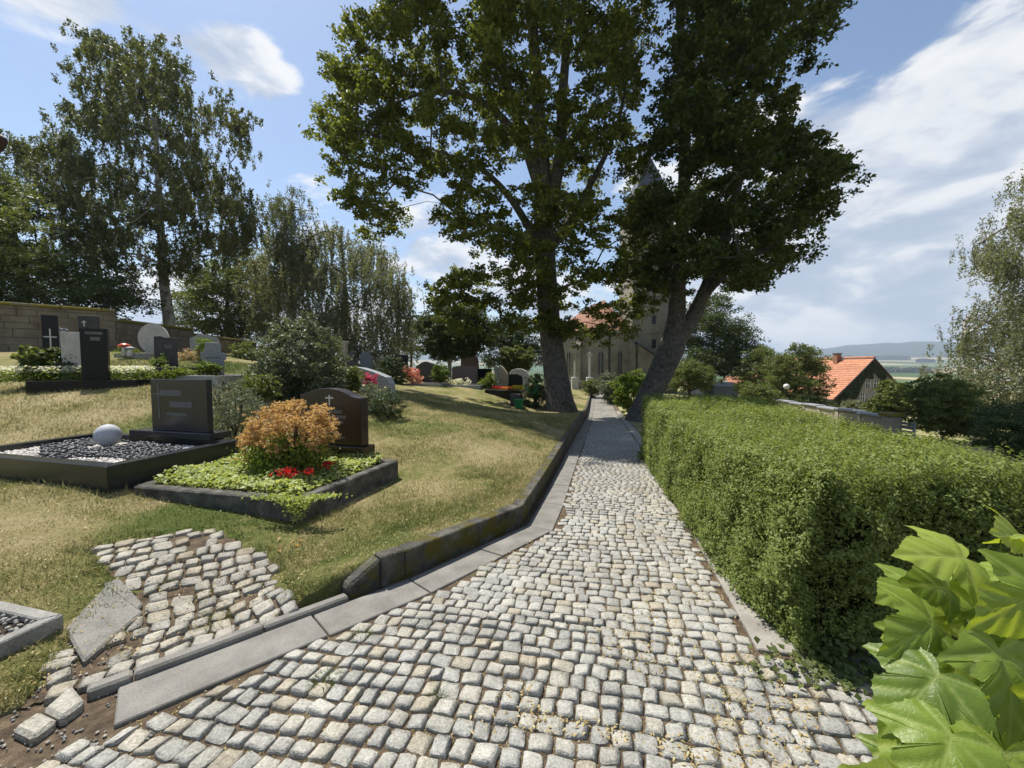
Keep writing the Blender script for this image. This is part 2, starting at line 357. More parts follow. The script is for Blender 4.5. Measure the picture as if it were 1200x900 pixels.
M['rough_dark'] = surf('rough_dark_stone', [(.045, .042, .040), (.075, .07, .066), (.10, .095, .09)], scale=9, bscale=60, bump=.8, rough=.8)
M['redstone'] = surf('red_brown_granite', [(.10, .075, .075), (.14, .105, .105), (.17, .13, .13)], scale=30, bscale=150, bump=.2, rough=.5)
M['pale'] = surf('pale_limestone', [(.40, .385, .345), (.50, .48, .43), (.56, .54, .49)], scale=6, bscale=60, bump=.3, rough=.85)
M['greystone'] = surf('grey_granite', [(.19, .20, .21), (.25, .26, .27), (.30, .31, .32)], scale=25, bscale=160, bump=.2, rough=.6)
M['ochrestone'] = surf('ochre_shell_stone', [(.27, .235, .17), (.35, .31, .235), (.41, .37, .29)], scale=12, bscale=70, bump=.5, rough=.85)
M['granite_ball'] = surf('speckled_granite', [(.36, .37, .39), (.46, .47, .49), (.56, .57, .59)], scale=90, bscale=240, bump=.25, rough=.6)
M['concrete'] = surf('old_concrete', [(.045, .042, .036), (.10, .094, .08), (.19, .178, .15)], scale=7, bscale=90, bump=.8, rough=.95, extra=moss(4, .58, .72, (.07, .06, .02)))
M['conc_light'] = surf('grey_concrete', [(.20, .195, .175), (.27, .26, .235), (.32, .31, .28)], scale=7, bscale=80, bump=.5, rough=.9)
M['letter'] = plain('worn_lettering', (.13, .13, .128), .7, .2)
M['gold'] = plain('bright_metal_cross', (.62, .60, .54), .4)
M['soil'] = surf('grave_soil', [(.030, .021, .014), (.055, .040, .027), (.085, .065, .045)], scale=14, bscale=90, bump=.9, rough=.98)
M['pebble'] = surf('black_pebble', [(.022, .024, .028), (.045, .048, .055), (.085, .088, .098)], scale=16, bscale=90, bump=.1, rough=.45, island=.5)
M['gravel'] = surf('white_gravel', [(.50, .47, .42), (.62, .59, .54), (.72, .69, .64)], scale=30, bscale=120, bump=.1, rough=.8, island=.25)
M['gravel_grey'] = surf('grey_gravel', [(.20, .19, .17), (.30, .29, .26), (.38, .36, .33)], scale=30, bscale=120, bump=.1, rough=.85, island=.3)
M['wall'] = surf('sandstone_block', [(.115, .095, .070), (.17, .145, .11), (.225, .195, .15)], scale=1.6, bscale=30, bump=.6, rough=.9, island=.13, dist=.03)
M['coping'] = surf('mossy_coping', [(.13, .12, .07), (.20, .18, .11), (.26, .235, .16)], scale=3, bscale=30, bump=.8, rough=.95, extra=moss(1.4, .40, .52, (.20, .165, .02)))
M['wallmortar'] = surf('wall_mortar', [(.10, .085, .062), (.14, .12, .09)], scale=5, bscale=40, bump=.5, rough=.95)
M['church'] = surf('church_sandstone', [(.18, .16, .12), (.25, .225, .175), (.32, .29, .23)], scale=.8, bscale=12, bump=.4, rough=.9, island=.12)
M['roof'] = surf('clay_roof_tile', [(.36, .145, .075), (.46, .20, .11), (.54, .255, .145)], scale=1.6, bscale=14, bump=.3, rough=.8, island=.12)
M['roof_old'] = surf('old_clay_tile', [(.17, .085, .05), (.26, .125, .075), (.34, .17, .105)], scale=1.2, bscale=12, bump=.4, rough=.85)
M['spire'] = surf('slate_spire', [(.07, .075, .085), (.10, .105, .115)], scale=2, bscale=14, bump=.3, rough=.6)
M['plaster'] = surf('house_stone', [(.20, .175, .145), (.28, .25, .21), (.36, .33, .285)], scale=1.6, bscale=9, bump=.5, rough=.9)
M['white'] = plain('white_paint', (.72, .71, .68), .5)
M['glass'] = plain('dark_glass', (.03, .036, .045), .08, .6)
M['iron'] = plain('dark_iron', (.02, .02, .022), .5)
M['bark'] = surf('lime_bark', [(.055, .049, .041), (.11, .10, .086), (.175, .16, .14)], scale=7, bscale=26, bump=1.0, rough=.95, dist=.05, extra=moss(1.6, .56, .70, (.05, .05, .02)))
M['birchbark'] = surf('birch_bark', [(.10, .09, .08), (.34, .32, .29), (.50, .48, .45)], scale=3, bscale=14, bump=.5, rough=.9)
M['twig'] = surf('twig_bark', [(.05, .038, .025), (.09, .07, .048)], scale=12, bscale=50, bump=.4, rough=.95)
M['wood'] = plain('dark_brown_wood', (.045, .025, .018), .6)
M['green_plastic'] = plain('green_plastic', (.012, .16, .055), .45)
M['red_enamel'] = plain('red_enamel', (.55, .085, .035), .35)
M['orange_plastic'] = plain('orange_plastic', (.6, .20, .05), .4)
L = {}
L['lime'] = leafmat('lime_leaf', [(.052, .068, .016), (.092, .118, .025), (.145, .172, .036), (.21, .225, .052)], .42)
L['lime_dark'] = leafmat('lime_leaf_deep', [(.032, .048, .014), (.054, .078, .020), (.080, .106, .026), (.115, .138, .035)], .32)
L['birch'] = leafmat('birch_leaf', [(.062, .078, .030), (.095, .112, .045), (.13, .145, .06), (.175, .18, .08)], .35)
L['weeping'] = leafmat('weeping_birch_leaf', [(.11, .125, .070), (.15, .165, .095), (.195, .205, .12), (.24, .24, .15)], .35)
L['dark'] = leafmat('dark_tree_leaf', [(.027, .042, .015), (.046, .068, .022), (.070, .096, .030), (.10, .122, .04)], .3)
L['mid'] = leafmat('mid_tree_leaf', [(.064, .088, .026), (.096, .125, .036), (.135, .165, .046), (.18, .20, .06)], .32)
L['hedge'] = leafmat('hedge_leaf', [(.10, .135, .034), (.15, .195, .048), (.205, .25, .065), (.29, .32, .12)], .36, rough=.5, spec=.22, hue_scale=1.6)
L['greygreen'] = leafmat('grey_green_leaf', [(.075, .098, .058), (.105, .130, .078), (.14, .165, .105), (.18, .20, .14)], .25)
L['yew'] = leafmat('conifer_needle', [(.020, .040, .014), (.035, .062, .018), (.06, .09, .024), (.10, .13, .034)], .15)
L['bright'] = leafmat('bright_shrub_leaf', [(.07, .115, .018), (.11, .17, .026), (.165, .225, .034), (.22, .27, .05)], .35)
L['orange'] = leafmat('dry_orange_bract', [(.34, .19, .085), (.45, .28, .13), (.53, .35, .18), (.58, .42, .24)], .35)
L['cover'] = leafmat('ground_cover_leaf', [(.20, .25, .07), (.28, .34, .10), (.38, .43, .15), (.46, .49, .22)], .35)
L['red'] = leafmat('red_petal', [(.34, .008, .014), (.48, .014, .022), (.58, .03, .03)], .3)
L['pink'] = leafmat('pink_petal', [(.46, .035, .14), (.58, .09, .23), (.66, .24, .32)], .3)
L['peach'] = leafmat('peach_petal', [(.60, .20, .16), (.68, .32, .26), (.72, .42, .36)], .3)
L['white'] = leafmat('white_petal', [(.55, .56, .48), (.68, .68, .62), (.76, .76, .72)], .3)
L['yellow'] = leafmat('yellow_petal', [(.42, .30, .02), (.55, .42, .03), (.6, .5, .06)], .3)
L['orangef'] = leafmat('orange_petal', [(.58, .12, .01), (.64, .2, .015), (.66, .28, .02)], .3)
L['litter'] = leafmat('fallen_bract', [(.20, .13, .055), (.34, .25, .11), (.44, .36, .17), (.50, .44, .26)], .2)
def lawn_colour(nt, pos):
    # patches of living and sun-dried turf
    n1 = nd(nt, 'ShaderNodeTexNoise', {'Vector': pos, 'Scale': .55, 'Detail': 4.0, 'Roughness': .6}).outputs['Fac']
    n2 = nd(nt, 'ShaderNodeTexNoise', {'Vector': pos, 'Scale': 5.0, 'Detail': 4.0, 'Roughness': .65}).outputs['Fac']
    f = math_(nt, 'ADD', math_(nt, 'MULTIPLY', n1, .7), math_(nt, 'MULTIPLY', n2, .35))
    for cx_, cy_, rad, amp in ((-3.0, 3.7, 1.5, -.13), (-6.2, 6.9, 1.6, -.12), (-9.5, 12., 3.0, -.12), (-1.2, 3.3, .6, -.07), (.3, 6.2, 2.6, .06), (-7.6, 7.4, .9, .14), (-9.3, 7.7, .9, .16), (-3.9, 4.0, .35, .15)):
        d = nd(nt, 'ShaderNodeVectorMath', {0: nd(nt, 'ShaderNodeVectorMath', {0: pos, 1: (1, 1, 0)}, operation='MULTIPLY').outputs[0], 1: (cx_, cy_, 0)}, operation='DISTANCE').outputs['Value']
        f = math_(nt, 'ADD', f, math_(nt, 'MULTIPLY', nd(nt, 'ShaderNodeMapRange', {0: d, 1: rad * .2, 2: rad, 3: 1.0, 4: 0.0}, interpolation_type='SMOOTHSTEP').outputs[0], amp))
    return ramp(nt, f, [(.36, (.10, .135, .038)), (.47, (.185, .195, .075)), (.56, (.29, .262, .135)), (.68, (.37, .325, .20))])
def lawnmat():
    m, nt, out = newmat('dry_lawn'); g = nd(nt, 'ShaderNodeNewGeometry'); pos = g.outputs['Position']
    c = lawn_colour(nt, pos)
    fine = nd(nt, 'ShaderNodeTexNoise', {'Vector': pos, 'Scale': 55.0, 'Detail': 5.0, 'Roughness': .7}).outputs['Fac']
    c = mixc(nt, 1.0, c, ramp(nt, fine, [(.3, (.55, .5, .42)), (.7, (1.25, 1.2, 1.1))]), 'MULTIPLY')
    bp = nd(nt, 'ShaderNodeBump', {'Height': fine, 'Strength': .9, 'Distance': .03})
    p = nd(nt, 'ShaderNodeBsdfPrincipled', {'Base Color': c, 'Roughness': .95, 'Specular IOR Level': .1, 'Normal': bp.outputs[0]})
    nt.links.new(p.outputs[0], out.inputs[0]); return m
def blademat():
    m, nt, out = newmat('grass_blade'); g = nd(nt, 'ShaderNodeNewGeometry'); pos = g.outputs['Position']
    c = lawn_colour(nt, pos); ri = g.outputs['Random Per Island']
    c = mixc(nt, 1.0, c, ramp(nt, ri, [(0, (.75, .9, .7)), (.55, (1.15, 1.15, 1.0)), (1, (1.75, 1.55, 1.35))]), 'MULTIPLY')
    p = nd(nt, 'ShaderNodeBsdfPrincipled', {'Base Color': c, 'Roughness': .7, 'Specular IOR Level': .2})
    t = nd(nt, 'ShaderNodeBsdfTranslucent', {'Color': c})
    mx = nd(nt, 'ShaderNodeMixShader', {0: .3, 1: p.outputs[0], 2: t.outputs[0]})
    nt.links.new(mx.outputs[0], out.inputs[0]); return m
M['lawn'] = lawnmat(); M['blade'] = blademat()
def terrainmat():
    m, nt, out = newmat('valley_fields'); g = nd(nt, 'ShaderNodeNewGeometry'); pos = g.outputs['Position']
    mp = nd(nt, 'ShaderNodeMapping', {'Vector': pos, 'Scale': (.0042, .0017, 0.0), 'Rotation': (0, 0, .5)}).outputs[0]
    wob = nd(nt, 'ShaderNodeTexNoise', {'Vector': pos, 'Scale': .0016, 'Detail': 2.0}).outputs['Color']
    mp2 = mixc(nt, .25, mp, wob, 'ADD')
    vor = nd(nt, 'ShaderNodeTexVoronoi', {'Vector': mp2, 'Scale': 1.0}); vs = nd(nt, 'ShaderNodeSeparateColor', {0: vor.outputs['Color']})
    field = ramp(nt, vs.outputs[0], [(0, (.055, .095, .024)), (.22, (.085, .12, .035)), (.36, (.32, .25, .12)), (.5, (.38, .31, .17)), (.62, (.11, .15, .045)), (.78, (.055, .085, .022)), (.9, (.27, .22, .11))], 'CONSTANT')
    grain = nd(nt, 'ShaderNodeTexNoise', {'Vector': pos, 'Scale': .06, 'Detail': 5.0}).outputs['Fac']
    field = mixc(nt, 1.0, field, ramp(nt, grain, [(.3, (.8, .8, .8)), (.7, (1.15, 1.15, 1.15))]), 'MULTIPLY')
    ln = nd(nt, 'ShaderNodeVectorMath', {0: pos}, operation='LENGTH').outputs['Value']
    wood = ramp(nt, nd(nt, 'ShaderNodeTexNoise', {'Vector': pos, 'Scale': .02, 'Detail': 6.0}).outputs['Fac'], [(.3, (.016, .032, .012)), (.7, (.034, .056, .02))])
    wk = nd(nt, 'ShaderNodeMapRange', {0: math_(nt, 'ADD', ln, math_(nt, 'MULTIPLY', math_(nt, 'SUBTRACT', grain, .5), 500.)), 1: 4250., 2: 4350.}).outputs[0]
    field = mixc(nt, wk, field, wood)
    near = lawn_colour(nt, pos)
    nk = nd(nt, 'ShaderNodeMapRange', {0: ln, 1: 60., 2: 110.}).outputs[0]
    c = mixc(nt, nk, near, field)
    p = nd(nt, 'ShaderNodeBsdfPrincipled', {'Base Color': c, 'Roughness': .95, 'Specular IOR Level': .1})
    nt.links.new(p.outputs[0], out.inputs[0]); return m
M['terrain'] = terrainmat()
def ivymat():
    m, nt, out = newmat('ivy_leaf'); g = nd(nt, 'ShaderNodeNewGeometry')
    tcn = nd(nt, 'ShaderNodeTexCoord'); uvs = nd(nt, 'ShaderNodeSeparateXYZ', {0: tcn.outputs['UV']})
    n = nd(nt, 'ShaderNodeTexNoise', {'Vector': tcn.outputs['UV'], 'Scale': 7.0, 'Detail': 4.0}).outputs['Fac']
    oi = nd(nt, 'ShaderNodeObjectInfo').outputs['Random']
    c = ramp(nt, math_(nt, 'ADD', math_(nt, 'MULTIPLY', n, .35), math_(nt, 'MULTIPLY', oi, .6)), [(.15, (.12, .185, .028)), (.5, (.205, .285, .042)), (.85, (.31, .38, .06))])
    at_ = nd(nt, 'ShaderNodeAttribute', attribute_name='vein').outputs['Fac']
    c = mixc(nt, math_(nt, 'MULTIPLY', at_, .6), c, (.36, .42, .13))
    vr = nd(nt, 'ShaderNodeTexVoronoi', {'Vector': tcn.outputs['UV'], 'Scale': 21.0}, feature='DISTANCE_TO_EDGE').outputs['Distance']
    hb = math_(nt, 'ADD', math_(nt, 'MINIMUM', vr, .10), math_(nt, 'MULTIPLY', n, .25))
    bp = nd(nt, 'ShaderNodeBump', {'Height': hb, 'Strength': .28, 'Distance': .008})
    p = nd(nt, 'ShaderNodeBsdfPrincipled', {'Base Color': c, 'Roughness': .42, 'Specular IOR Level': .4, 'Normal': bp.outputs[0]})
    t = nd(nt, 'ShaderNodeBsdfTranslucent', {'Color': mixc(nt, 1.0, c, (2.1, 1.9, .6, 1), 'MULTIPLY'), 'Normal': bp.outputs[0]})
    mx = nd(nt, 'ShaderNodeMixShader', {0: .40, 1: p.outputs[0], 2: t.outputs[0]})
    nt.links.new(mx.outputs[0], out.inputs[0]); return m
M['ivy'] = ivymat()
# ================================================================== SETTING
def grid_obj(name, Xg, Yg, Zg, mat, **tags):
    n, m = Xg.shape; V = np.stack([Xg, Yg, Zg], -1).reshape(-1, 3)
    i, j = np.meshgrid(np.arange(n - 1), np.arange(m - 1), indexing='ij'); a = (i * m + j).ravel()
    return obj(name, V, np.stack([a, a + 1, a + m + 1, a + m], 1), mat, smooth_=True, **tags)
# wide terrain (polar sheet reaching past the far ridge)
th = np.linspace(-math.pi, math.pi, 361); rr = np.r_[.01, np.geomspace(1.5, 60, 46), np.geomspace(64, 3000, 56), np.geomspace(3100, 9000, 40), 16000, 30000]
Rg, Tg = np.meshgrid(rr, th, indexing='ij'); Xg, Yg = Rg * np.sin(Tg), Rg * np.cos(Tg)
grid_obj('terrain', Xg, Yg, TZ(Xg, Yg), M['terrain'], kind='structure')
# lawn of the churchyard
KB = offset(GIN, .455)
Yr = np.r_[np.linspace(-1.5, 12, 110), np.linspace(12.3, 62, 90)]
dd = np.r_[0, .0001, np.geomspace(.06, 62, 110)]
Yg, Dg = np.meshgrid(Yr, dd, indexing='ij'); Xg = lerp(KB, Yg) - Dg
Zg = LZ(Xg, Yg) + (hnoise(Xg, Yg, 2.2) - .5) * .03 * np.clip(Dg / .4, 0, 1) - .02 * (Dg < .01) - .5 * (Dg == 0)
# the trodden cobbled strip lies a little lower than the turf
STRIP = [(338, 690), (322, 660), (262, 622), (215, 622), (100, 645), (150, 700), (75, 760), (10, 850), (40, 868), (95, 825), (230, 772), (345, 725)]
def on_lawn(px, py):
    p = at(px, py, 2.5)
    d = ray(px, py); t0, t1 = .5, 60.
    for t in np.geomspace(.8, 60, 160):
        q = CAM + d * t
        if q[2] < lz(q[0], q[1]): return q
    return CAM + d * 60
STRIPP = [tuple(on_lawn(*p)[:2]) for p in STRIP]
ins = in_poly(Xg, Yg, STRIPP) | in_poly(Xg - .12, Yg + .05, STRIPP) & (Dg < .2)
Zg = Zg - ins * .06
grid_obj('lawn', Xg, Yg, Zg, M['lawn'], kind='structure')
# bed of the path
Yr = np.r_[np.linspace(-2, 12, 70), np.linspace(12.5, 52, 60)]
tt = np.linspace(0, 1, 14)
Yg, Tg = np.meshgrid(Yr, tt, indexing='ij'); x0 = lerp(KB, Yg) + .02; x1 = Xr(Yg) + np.where(Yg < 8.5, 1.2, .3)
Xg = x0 + (x1 - x0) * Tg
path = grid_obj('path', Xg, Yg, PZ(Yg) - .013 + (hnoise(Xg, Yg, 7.) - .5) * .008, M['joint'], kind='structure')
# ---- cobbles
def stone_mesh(seed, n=10, hgt=.05):
    r = np.random.default_rng(seed); k_ = r.uniform(.34, .43, 8)
    o = np.array([(.5, -k_[0]), (.5, r.uniform(-.1, .1)), (.5, k_[1]), (k_[2], .5), (r.uniform(-.1, .1), .5), (-k_[3], .5), (-.5, k_[4]), (-.5, r.uniform(-.1, .1)), (-.5, -k_[5]), (-k_[6], -.5), (r.uniform(-.1, .1), -.5), (k_[7], -.5)])
    n = 12; o = o + r.uniform(-.045, .045, o.shape); sh = r.uniform(-.12, .12, 2); o = np.c_[o[:, 0] + sh[0] * o[:, 1], o[:, 1] + sh[1] * o[:, 0]]; tilt = r.uniform(-.004, .004, 2) * 1.4
    V = [(*q, -hgt) for q in o * 1.0] + [(*q, -.0065 + r.uniform(-.002, .002)) for q in o] + [(*(q * .935), r.uniform(-.0012, .0015) + q.dot(tilt) * 2) for q in o] + [(*(q * .45), .0022 + r.uniform(-.001, .001) + q.dot(tilt)) for q in o] + [(0, 0, .0025)]
    Fs = []
    for k in range(3):
        for j in range(n): Fs.append((k * n + j, k * n + (j + 1) % n, (k + 1) * n + (j + 1) % n, (k + 1) * n + j))
    for j in range(n): Fs.append((3 * n + j, 3 * n + (j + 1) % n, 4 * n))
    return np.array(V), Fs
def far_stone(seed):
    r = np.random.default_rng(seed); q = np.array([(-.5, -.5), (.5, -.5), (.5, .5), (-.5, .5)]) + r.uniform(-.07, .07, (4, 2))
    V = [(*p, -.03) for p in q] + [(*(p * .92), 0) for p in q]
    return np.array(V), [(4, 5, 6, 7)] + [(i, (i + 1) % 4, (i + 1) % 4 + 4, i + 4) for i in range(4)]
SL_ = [far_stone(i) for i in range(12)]
NV = 28; SV = [stone_mesh(100 + i) for i in range(NV)]
def stone_meshes(mat): return [mesh_np('cobblestone', v, f, mat, True) for v, f in SV]
def lay_stones(parent, stones, mat, limit, name='cobblestone', fieldname='cobblestone_field'):
    """stones: list of (x, y, z, yaw, sx, sy, tx, ty, variant); the nearest LIMIT become objects, the rest one part"""
    stones = sorted(stones, key=lambda q: (q[0] ** 2 + q[1] ** 2 + (q[2] - CAMZ) ** 2))
    mm = stone_meshes(mat); rest = []
    k = 0
    for q in stones:
        x, y, z, yaw, sx, sy, tx, ty, v = q
        pxx = 600 + x / max(y, .1) * FPX; pyy = HOR + (CAMZ - z) / max(y, .1) * FPX
        if k < limit and -25 < pxx < 1060 and pyy < 915:
            o = bpy.data.objects.new(name, mm[v]); C.objects.link(o); o.parent = parent
            o.location = (x, y, z); o.rotation_euler = (tx, ty, yaw); o.scale = (sx, sy, 1); k += 1
        else: rest.append(q)
    Vs, Fs, off = [], [], 0
    for x, y, z, yaw, sx, sy, tx, ty, v in rest:
        V, Fv = SV[v] if y < 5.5 else SL_[v % len(SL_)]; c, s_ = math.cos(yaw), math.sin(yaw)
        X = V[:, 0] * sx; Y = V[:, 1] * sy; W = V[:, 2] + X * -ty + Y * tx
        Vs.append(np.c_[x + X * c - Y * s_, y + X * s_ + Y * c, z + W]); Fs += [tuple(i + off for i in f) for f in Fv]; off += len(V)
    if Vs: obj(fieldname, np.concatenate(Vs), Fs, mat, parent, True, kind='stuff')
E = np.array([.231, .973]); Pv = np.array([.973, -.231])
stones = []; s_ = .9; row = 0
while s_ < 46:
    pitch = random.uniform(.084, .103) if s_ < 12 else .100 + .02 * (s_ > 26)
    v = -5.2 + random.uniform(0, .1)
    while v < 3.2:
        if v < -2.2 and s_ > 9: v = -2.2 + random.uniform(0, .1)
        ln = random.choice((random.uniform(.076, .098), random.uniform(.086, .122)))
        sv = v + ln / 2
        bow = .05 * math.sin(v * .9 + .4) + .025 * math.sin(s_ * 1.7 + v * 1.9)
        q = E * (s_ + pitch / 2 + bow) + Pv * sv; x, y = q
        if y > .6 and Xin(y) + .03 < x < Xr(y) - .03:
            stones.append((x, y, PZ(y) + random.uniform(-.004, .004), math.atan2(Pv[1], Pv[0]) + .045 * math.cos(v * .9 + .4) + random.gauss(0, .05), ln - random.uniform(.006, .015), pitch - random.uniform(.005, .014),
                           -.06 + random.gauss(0, .03), random.gauss(0, .03), random.randrange(NV)))
        v += ln
    s_ += pitch; row += 1
lay_stones(path, stones, M['cobble'], 300)
# ---- gutter slabs, kerb wall, right-hand edging
def seglen(poly): 
    P = np.array([(x, y) for y, x in poly]); return np.r_[0, np.cumsum(np.linalg.norm(np.diff(P, axis=0), axis=1))], P
def ppt(poly, u):
    """point at vertex-parameter u (shared by a line and its offsets)"""
    P = np.array([(x, y) for y, x in poly]); i = int(min(math.floor(u), len(P) - 2)); return P[i] + (P[i + 1] - P[i]) * (u - i)
SL, _ = seglen(GIN)
def u_of(s): 
    i = int(np.clip(np.searchsorted(SL, s) - 1, 0, len(SL) - 2)); return i + (s - SL[i]) / (SL[i + 1] - SL[i])
def s_at(Y):
    ys = np.array([p[0] for p in GIN]); return float(np.interp(Y, ys, SL))
def strip_pieces(name, parent, mat, a, b, s0, s1, step, zlo, zhi, gap=.006, bevel=.006, rough=.0):
    s = s0; cuts = [c for c in SL if s0 < c < s1]
    while s < s1 - .05:
        e = min(s + random.uniform(*step), s1)
        for c in cuts:
            if s + .1 < c < e: e = c
        ua, ub = u_of(s + gap), u_of(e - gap)
        A0, B0, A1, B1 = ppt(a, ua), ppt(b, ua), ppt(a, ub), ppt(b, ub)
        Q = [A0, A1, B1, B0]; dz = random.uniform(-.004, .004)
        MB().quadprism([tuple(q) for q in Q], [PZ(q[1]) + zlo for q in Q], [PZ(q[1]) + (zhi(q[1]) if callable(zhi) else zhi) + dz + random.uniform(-rough, rough) for q in Q]).obj(name, mat, parent, bevel=bevel)
        s = e
gut = obj('gutter', [(-2.2, 1.3, -.3), (-2.1, 1.3, -.3), (-2.1, 1.4, -.3)], [(0, 1, 2)], M['gutter'], kind='structure')
strip_pieces('gutter_slab', gut, M['gutter'], offset(GIN, .005), offset(GIN, .30), s_at(1.62), s_at(40), (.75, 1.05), -.08, .004)
kerb = thing('kerb_wall', (*ppt(offset(GIN, .4), u_of(s_at(3.5))), PZ(3.5)), 'long low mossy concrete kerb wall between the lawn and the cobbled path', 'kerb')
kh = lambda y: float(KH(y))
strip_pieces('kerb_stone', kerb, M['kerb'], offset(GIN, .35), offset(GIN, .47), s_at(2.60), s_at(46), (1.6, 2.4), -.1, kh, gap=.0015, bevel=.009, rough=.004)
low = thing('low_kerb', (*ppt(offset(GIN, .33), u_of(s_at(2.0))), PZ(2)), 'low flush stone kerb between gutter and small cobbled strip in the left foreground', 'kerb')
strip_pieces('kerb_stone', low, M['gutter'], offset(GIN, .305), offset(GIN, .38), s_at(1.55), s_at(2.42), (.42, .6), -.1, .042, gap=.003, bevel=.012)
# sloping end block of the kerb wall
a0, a1 = s_at(2.42), s_at(2.60); A, B = offset(GIN, .35), offset(GIN, .47)
Q = [ppt(A, u_of(a0)), ppt(A, u_of(a1)), ppt(B, u_of(a1)), ppt(B, u_of(a0))]
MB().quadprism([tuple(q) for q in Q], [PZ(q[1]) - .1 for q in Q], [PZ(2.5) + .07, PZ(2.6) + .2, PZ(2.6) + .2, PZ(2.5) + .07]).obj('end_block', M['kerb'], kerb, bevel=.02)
edg = thing('path_edging', (2.2, 5, PZ(5)), 'narrow grey stone edging between the cobbles and the clipped hedge', 'edging')
y = 2.12
while y < 24:
    y1 = min(y + random.uniform(.7, 1.0), 24)
    Q = [(Xr(y) + .005, y + .004), (Xr(y) + .24, y - .05), (Xr(y1) + .24, y1 - .056), (Xr(y1) + .005, y1 - .004)]
    MB().quadprism(Q, [PZ(q[1]) - .08 for q in Q], [PZ(q[1]) + .006 + random.uniform(0, .006) for q in Q]).obj('edging_stone', M['edging'], edg, bevel=.006)
    y = y1
# ---- small cobbled strip on the left
gx_, gy_ = np.meshgrid(np.arange(-4.2, -.9, .03), np.arange(1.1, 3.9, .03), indexing='ij')
keep = in_poly(gx_ + .015, gy_ + .015, STRIPP) & (gx_ < lerp(KB, gy_) + .03)
gi, gj = np.nonzero(keep); Vs = np.stack([np.stack([gx_[gi, gj] + dx, gy_[gi, gj] + dy], -1) for dx, dy in ((0, 0), (.03, 0), (.03, .03), (0, .03))], 1).reshape(-1, 2)
strip = obj('cobbled_strip', np.c_[Vs, LZ(Vs[:, 0], Vs[:, 1]) - .028], np.arange(len(Vs)).reshape(-1, 4), M['joint'], kind='structure')
stones = []; ang = math.radians(38); e1 = np.array([math.cos(ang), math.sin(ang)]); e2 = np.array([-e1[1], e1[0]])
c0 = np.array([-2.2, 2.5]); v = -1.6
while v < 1.6:
    pitch = random.uniform(.105, .145); u = -1.8 + random.uniform(0, .1)
    while u < 1.8:
        ln = random.uniform(.09, .135); q = c0 + e1 * (u + ln / 2) + e2 * (v + pitch / 2 + .03 * math.sin(u * 2))
        if in_poly(np.array([q[0]]), np.array([q[1]]), STRIPP)[0] and q[0] < Xk(q[1]) - .09 and random.random() < .96:
            gx = (lz(q[0] + .1, q[1]) - lz(q[0] - .1, q[1])) / .2; gy = (lz(q[0], q[1] + .1) - lz(q[0], q[1] - .1)) / .2
            ya = ang + random.gauss(0, .07); lx = gx * math.cos(ya) + gy * math.sin(ya); ly = -gx * math.sin(ya) + gy * math.cos(ya)
            stones.append((q[0], q[1], lz(q[0], q[1]) + random.uniform(-.018, .0), ya, ln - random.uniform(.008, .02), pitch - random.uniform(.008, .018), ly + random.gauss(0, .03), -lx + random.gauss(0, .03), random.randrange(NV)))
        u += ln
    v += pitch
n_ = 1700; gx = rng.uniform(-3.1, -1.5, n_); gy = rng.uniform(1.05, 2.15, n_); mk = (gx < Xin(gy) - .28) & (rng.uniform(0, 1, n_) < .5) | (gx < Xin(gy) + .25) & (gy < 1.62); gx, gy = gx[mk], gy[mk]; n_ = len(gx)
GRIT = (gx, gy)
# two worn slabs set in the strip
def slab(name, pts, z_off, th, mat, parent, bevel=.01):
    Q = [on_lawn(*p) for p in pts]
    return MB().quadprism([tuple(q[:2]) for q in Q], [lz(*q[:2]) - th for q in Q], [lz(*q[:2]) + z_off for q in Q]).obj(name, mat, parent, bevel=bevel)
slabs_px = ([(76, 742), (125, 692), (168, 722), (98, 778)], [(120, 688), (140, 678), (168, 712), (160, 722)])
SP = [[tuple(on_lawn(*p)[:2]) for p in s] for s in slabs_px]
stones = [q for q in stones if not any(in_poly(np.array([q[0]]), np.array([q[1]]), s)[0] for s in SP)]
lay_stones(strip, stones, M['cobble_patch'], 290)
slab('worn_slab', slabs_px[0], .005, .08, M['slab'], strip); slab('worn_slab', slabs_px[1], .008, .08, M['slab'], strip)
slab('step_stone', [(14, 858), (38, 868), (68, 848), (46, 836)], .006, .1, M['cobble_patch'], strip, .015); slab('step_stone', [(50, 834), (72, 846), (100, 826), (84, 812)], .012, .1, M['cobble_patch'], strip, .015)
# ================================================================== BUILDINGS AND WALLS
def prism(name, outline, thick, P, yaw, mat, parent, bevel=.006, z_sink=0., **tags):
    """outline [(u, v)] counter-clockwise seen from the front; front face at P, thickness to the back"""
    c, s_ = math.cos(yaw), math.sin(yaw); n = len(outline); V = []
    for k in (0, thick):
        for u, v in outline: V.append((P[0] + u * c - k * s_, P[1] + u * s_ + k * c, P[2] + v - (z_sink if v <= 0 else 0)))
    Fs = [tuple(range(n)), tuple(range(2 * n - 1, n - 1, -1))] + [(i, i + n, (i + 1) % n + n, (i + 1) % n) for i in range(n)]
    me = mesh_np(name, np.array(V), Fs, mat)
    if bevel: bevel_me(me, bevel, 2 if bevel > .01 else 1)
    return link(name, me, parent, **tags)
def face_bar(name, u0, u1, v0, v1, P, yaw, mat, parent, proud=.003, depth=.0025):
    """a thin raised piece on a front face"""
    c, s_ = math.cos(yaw), math.sin(yaw); q = (P[0] + s_ * proud, P[1] - c * proud, P[2])
    return prism(name, [(u0, v0), (u1, v0), (u1, v1), (u0, v1)], depth, q, yaw, mat, parent, bevel=0)
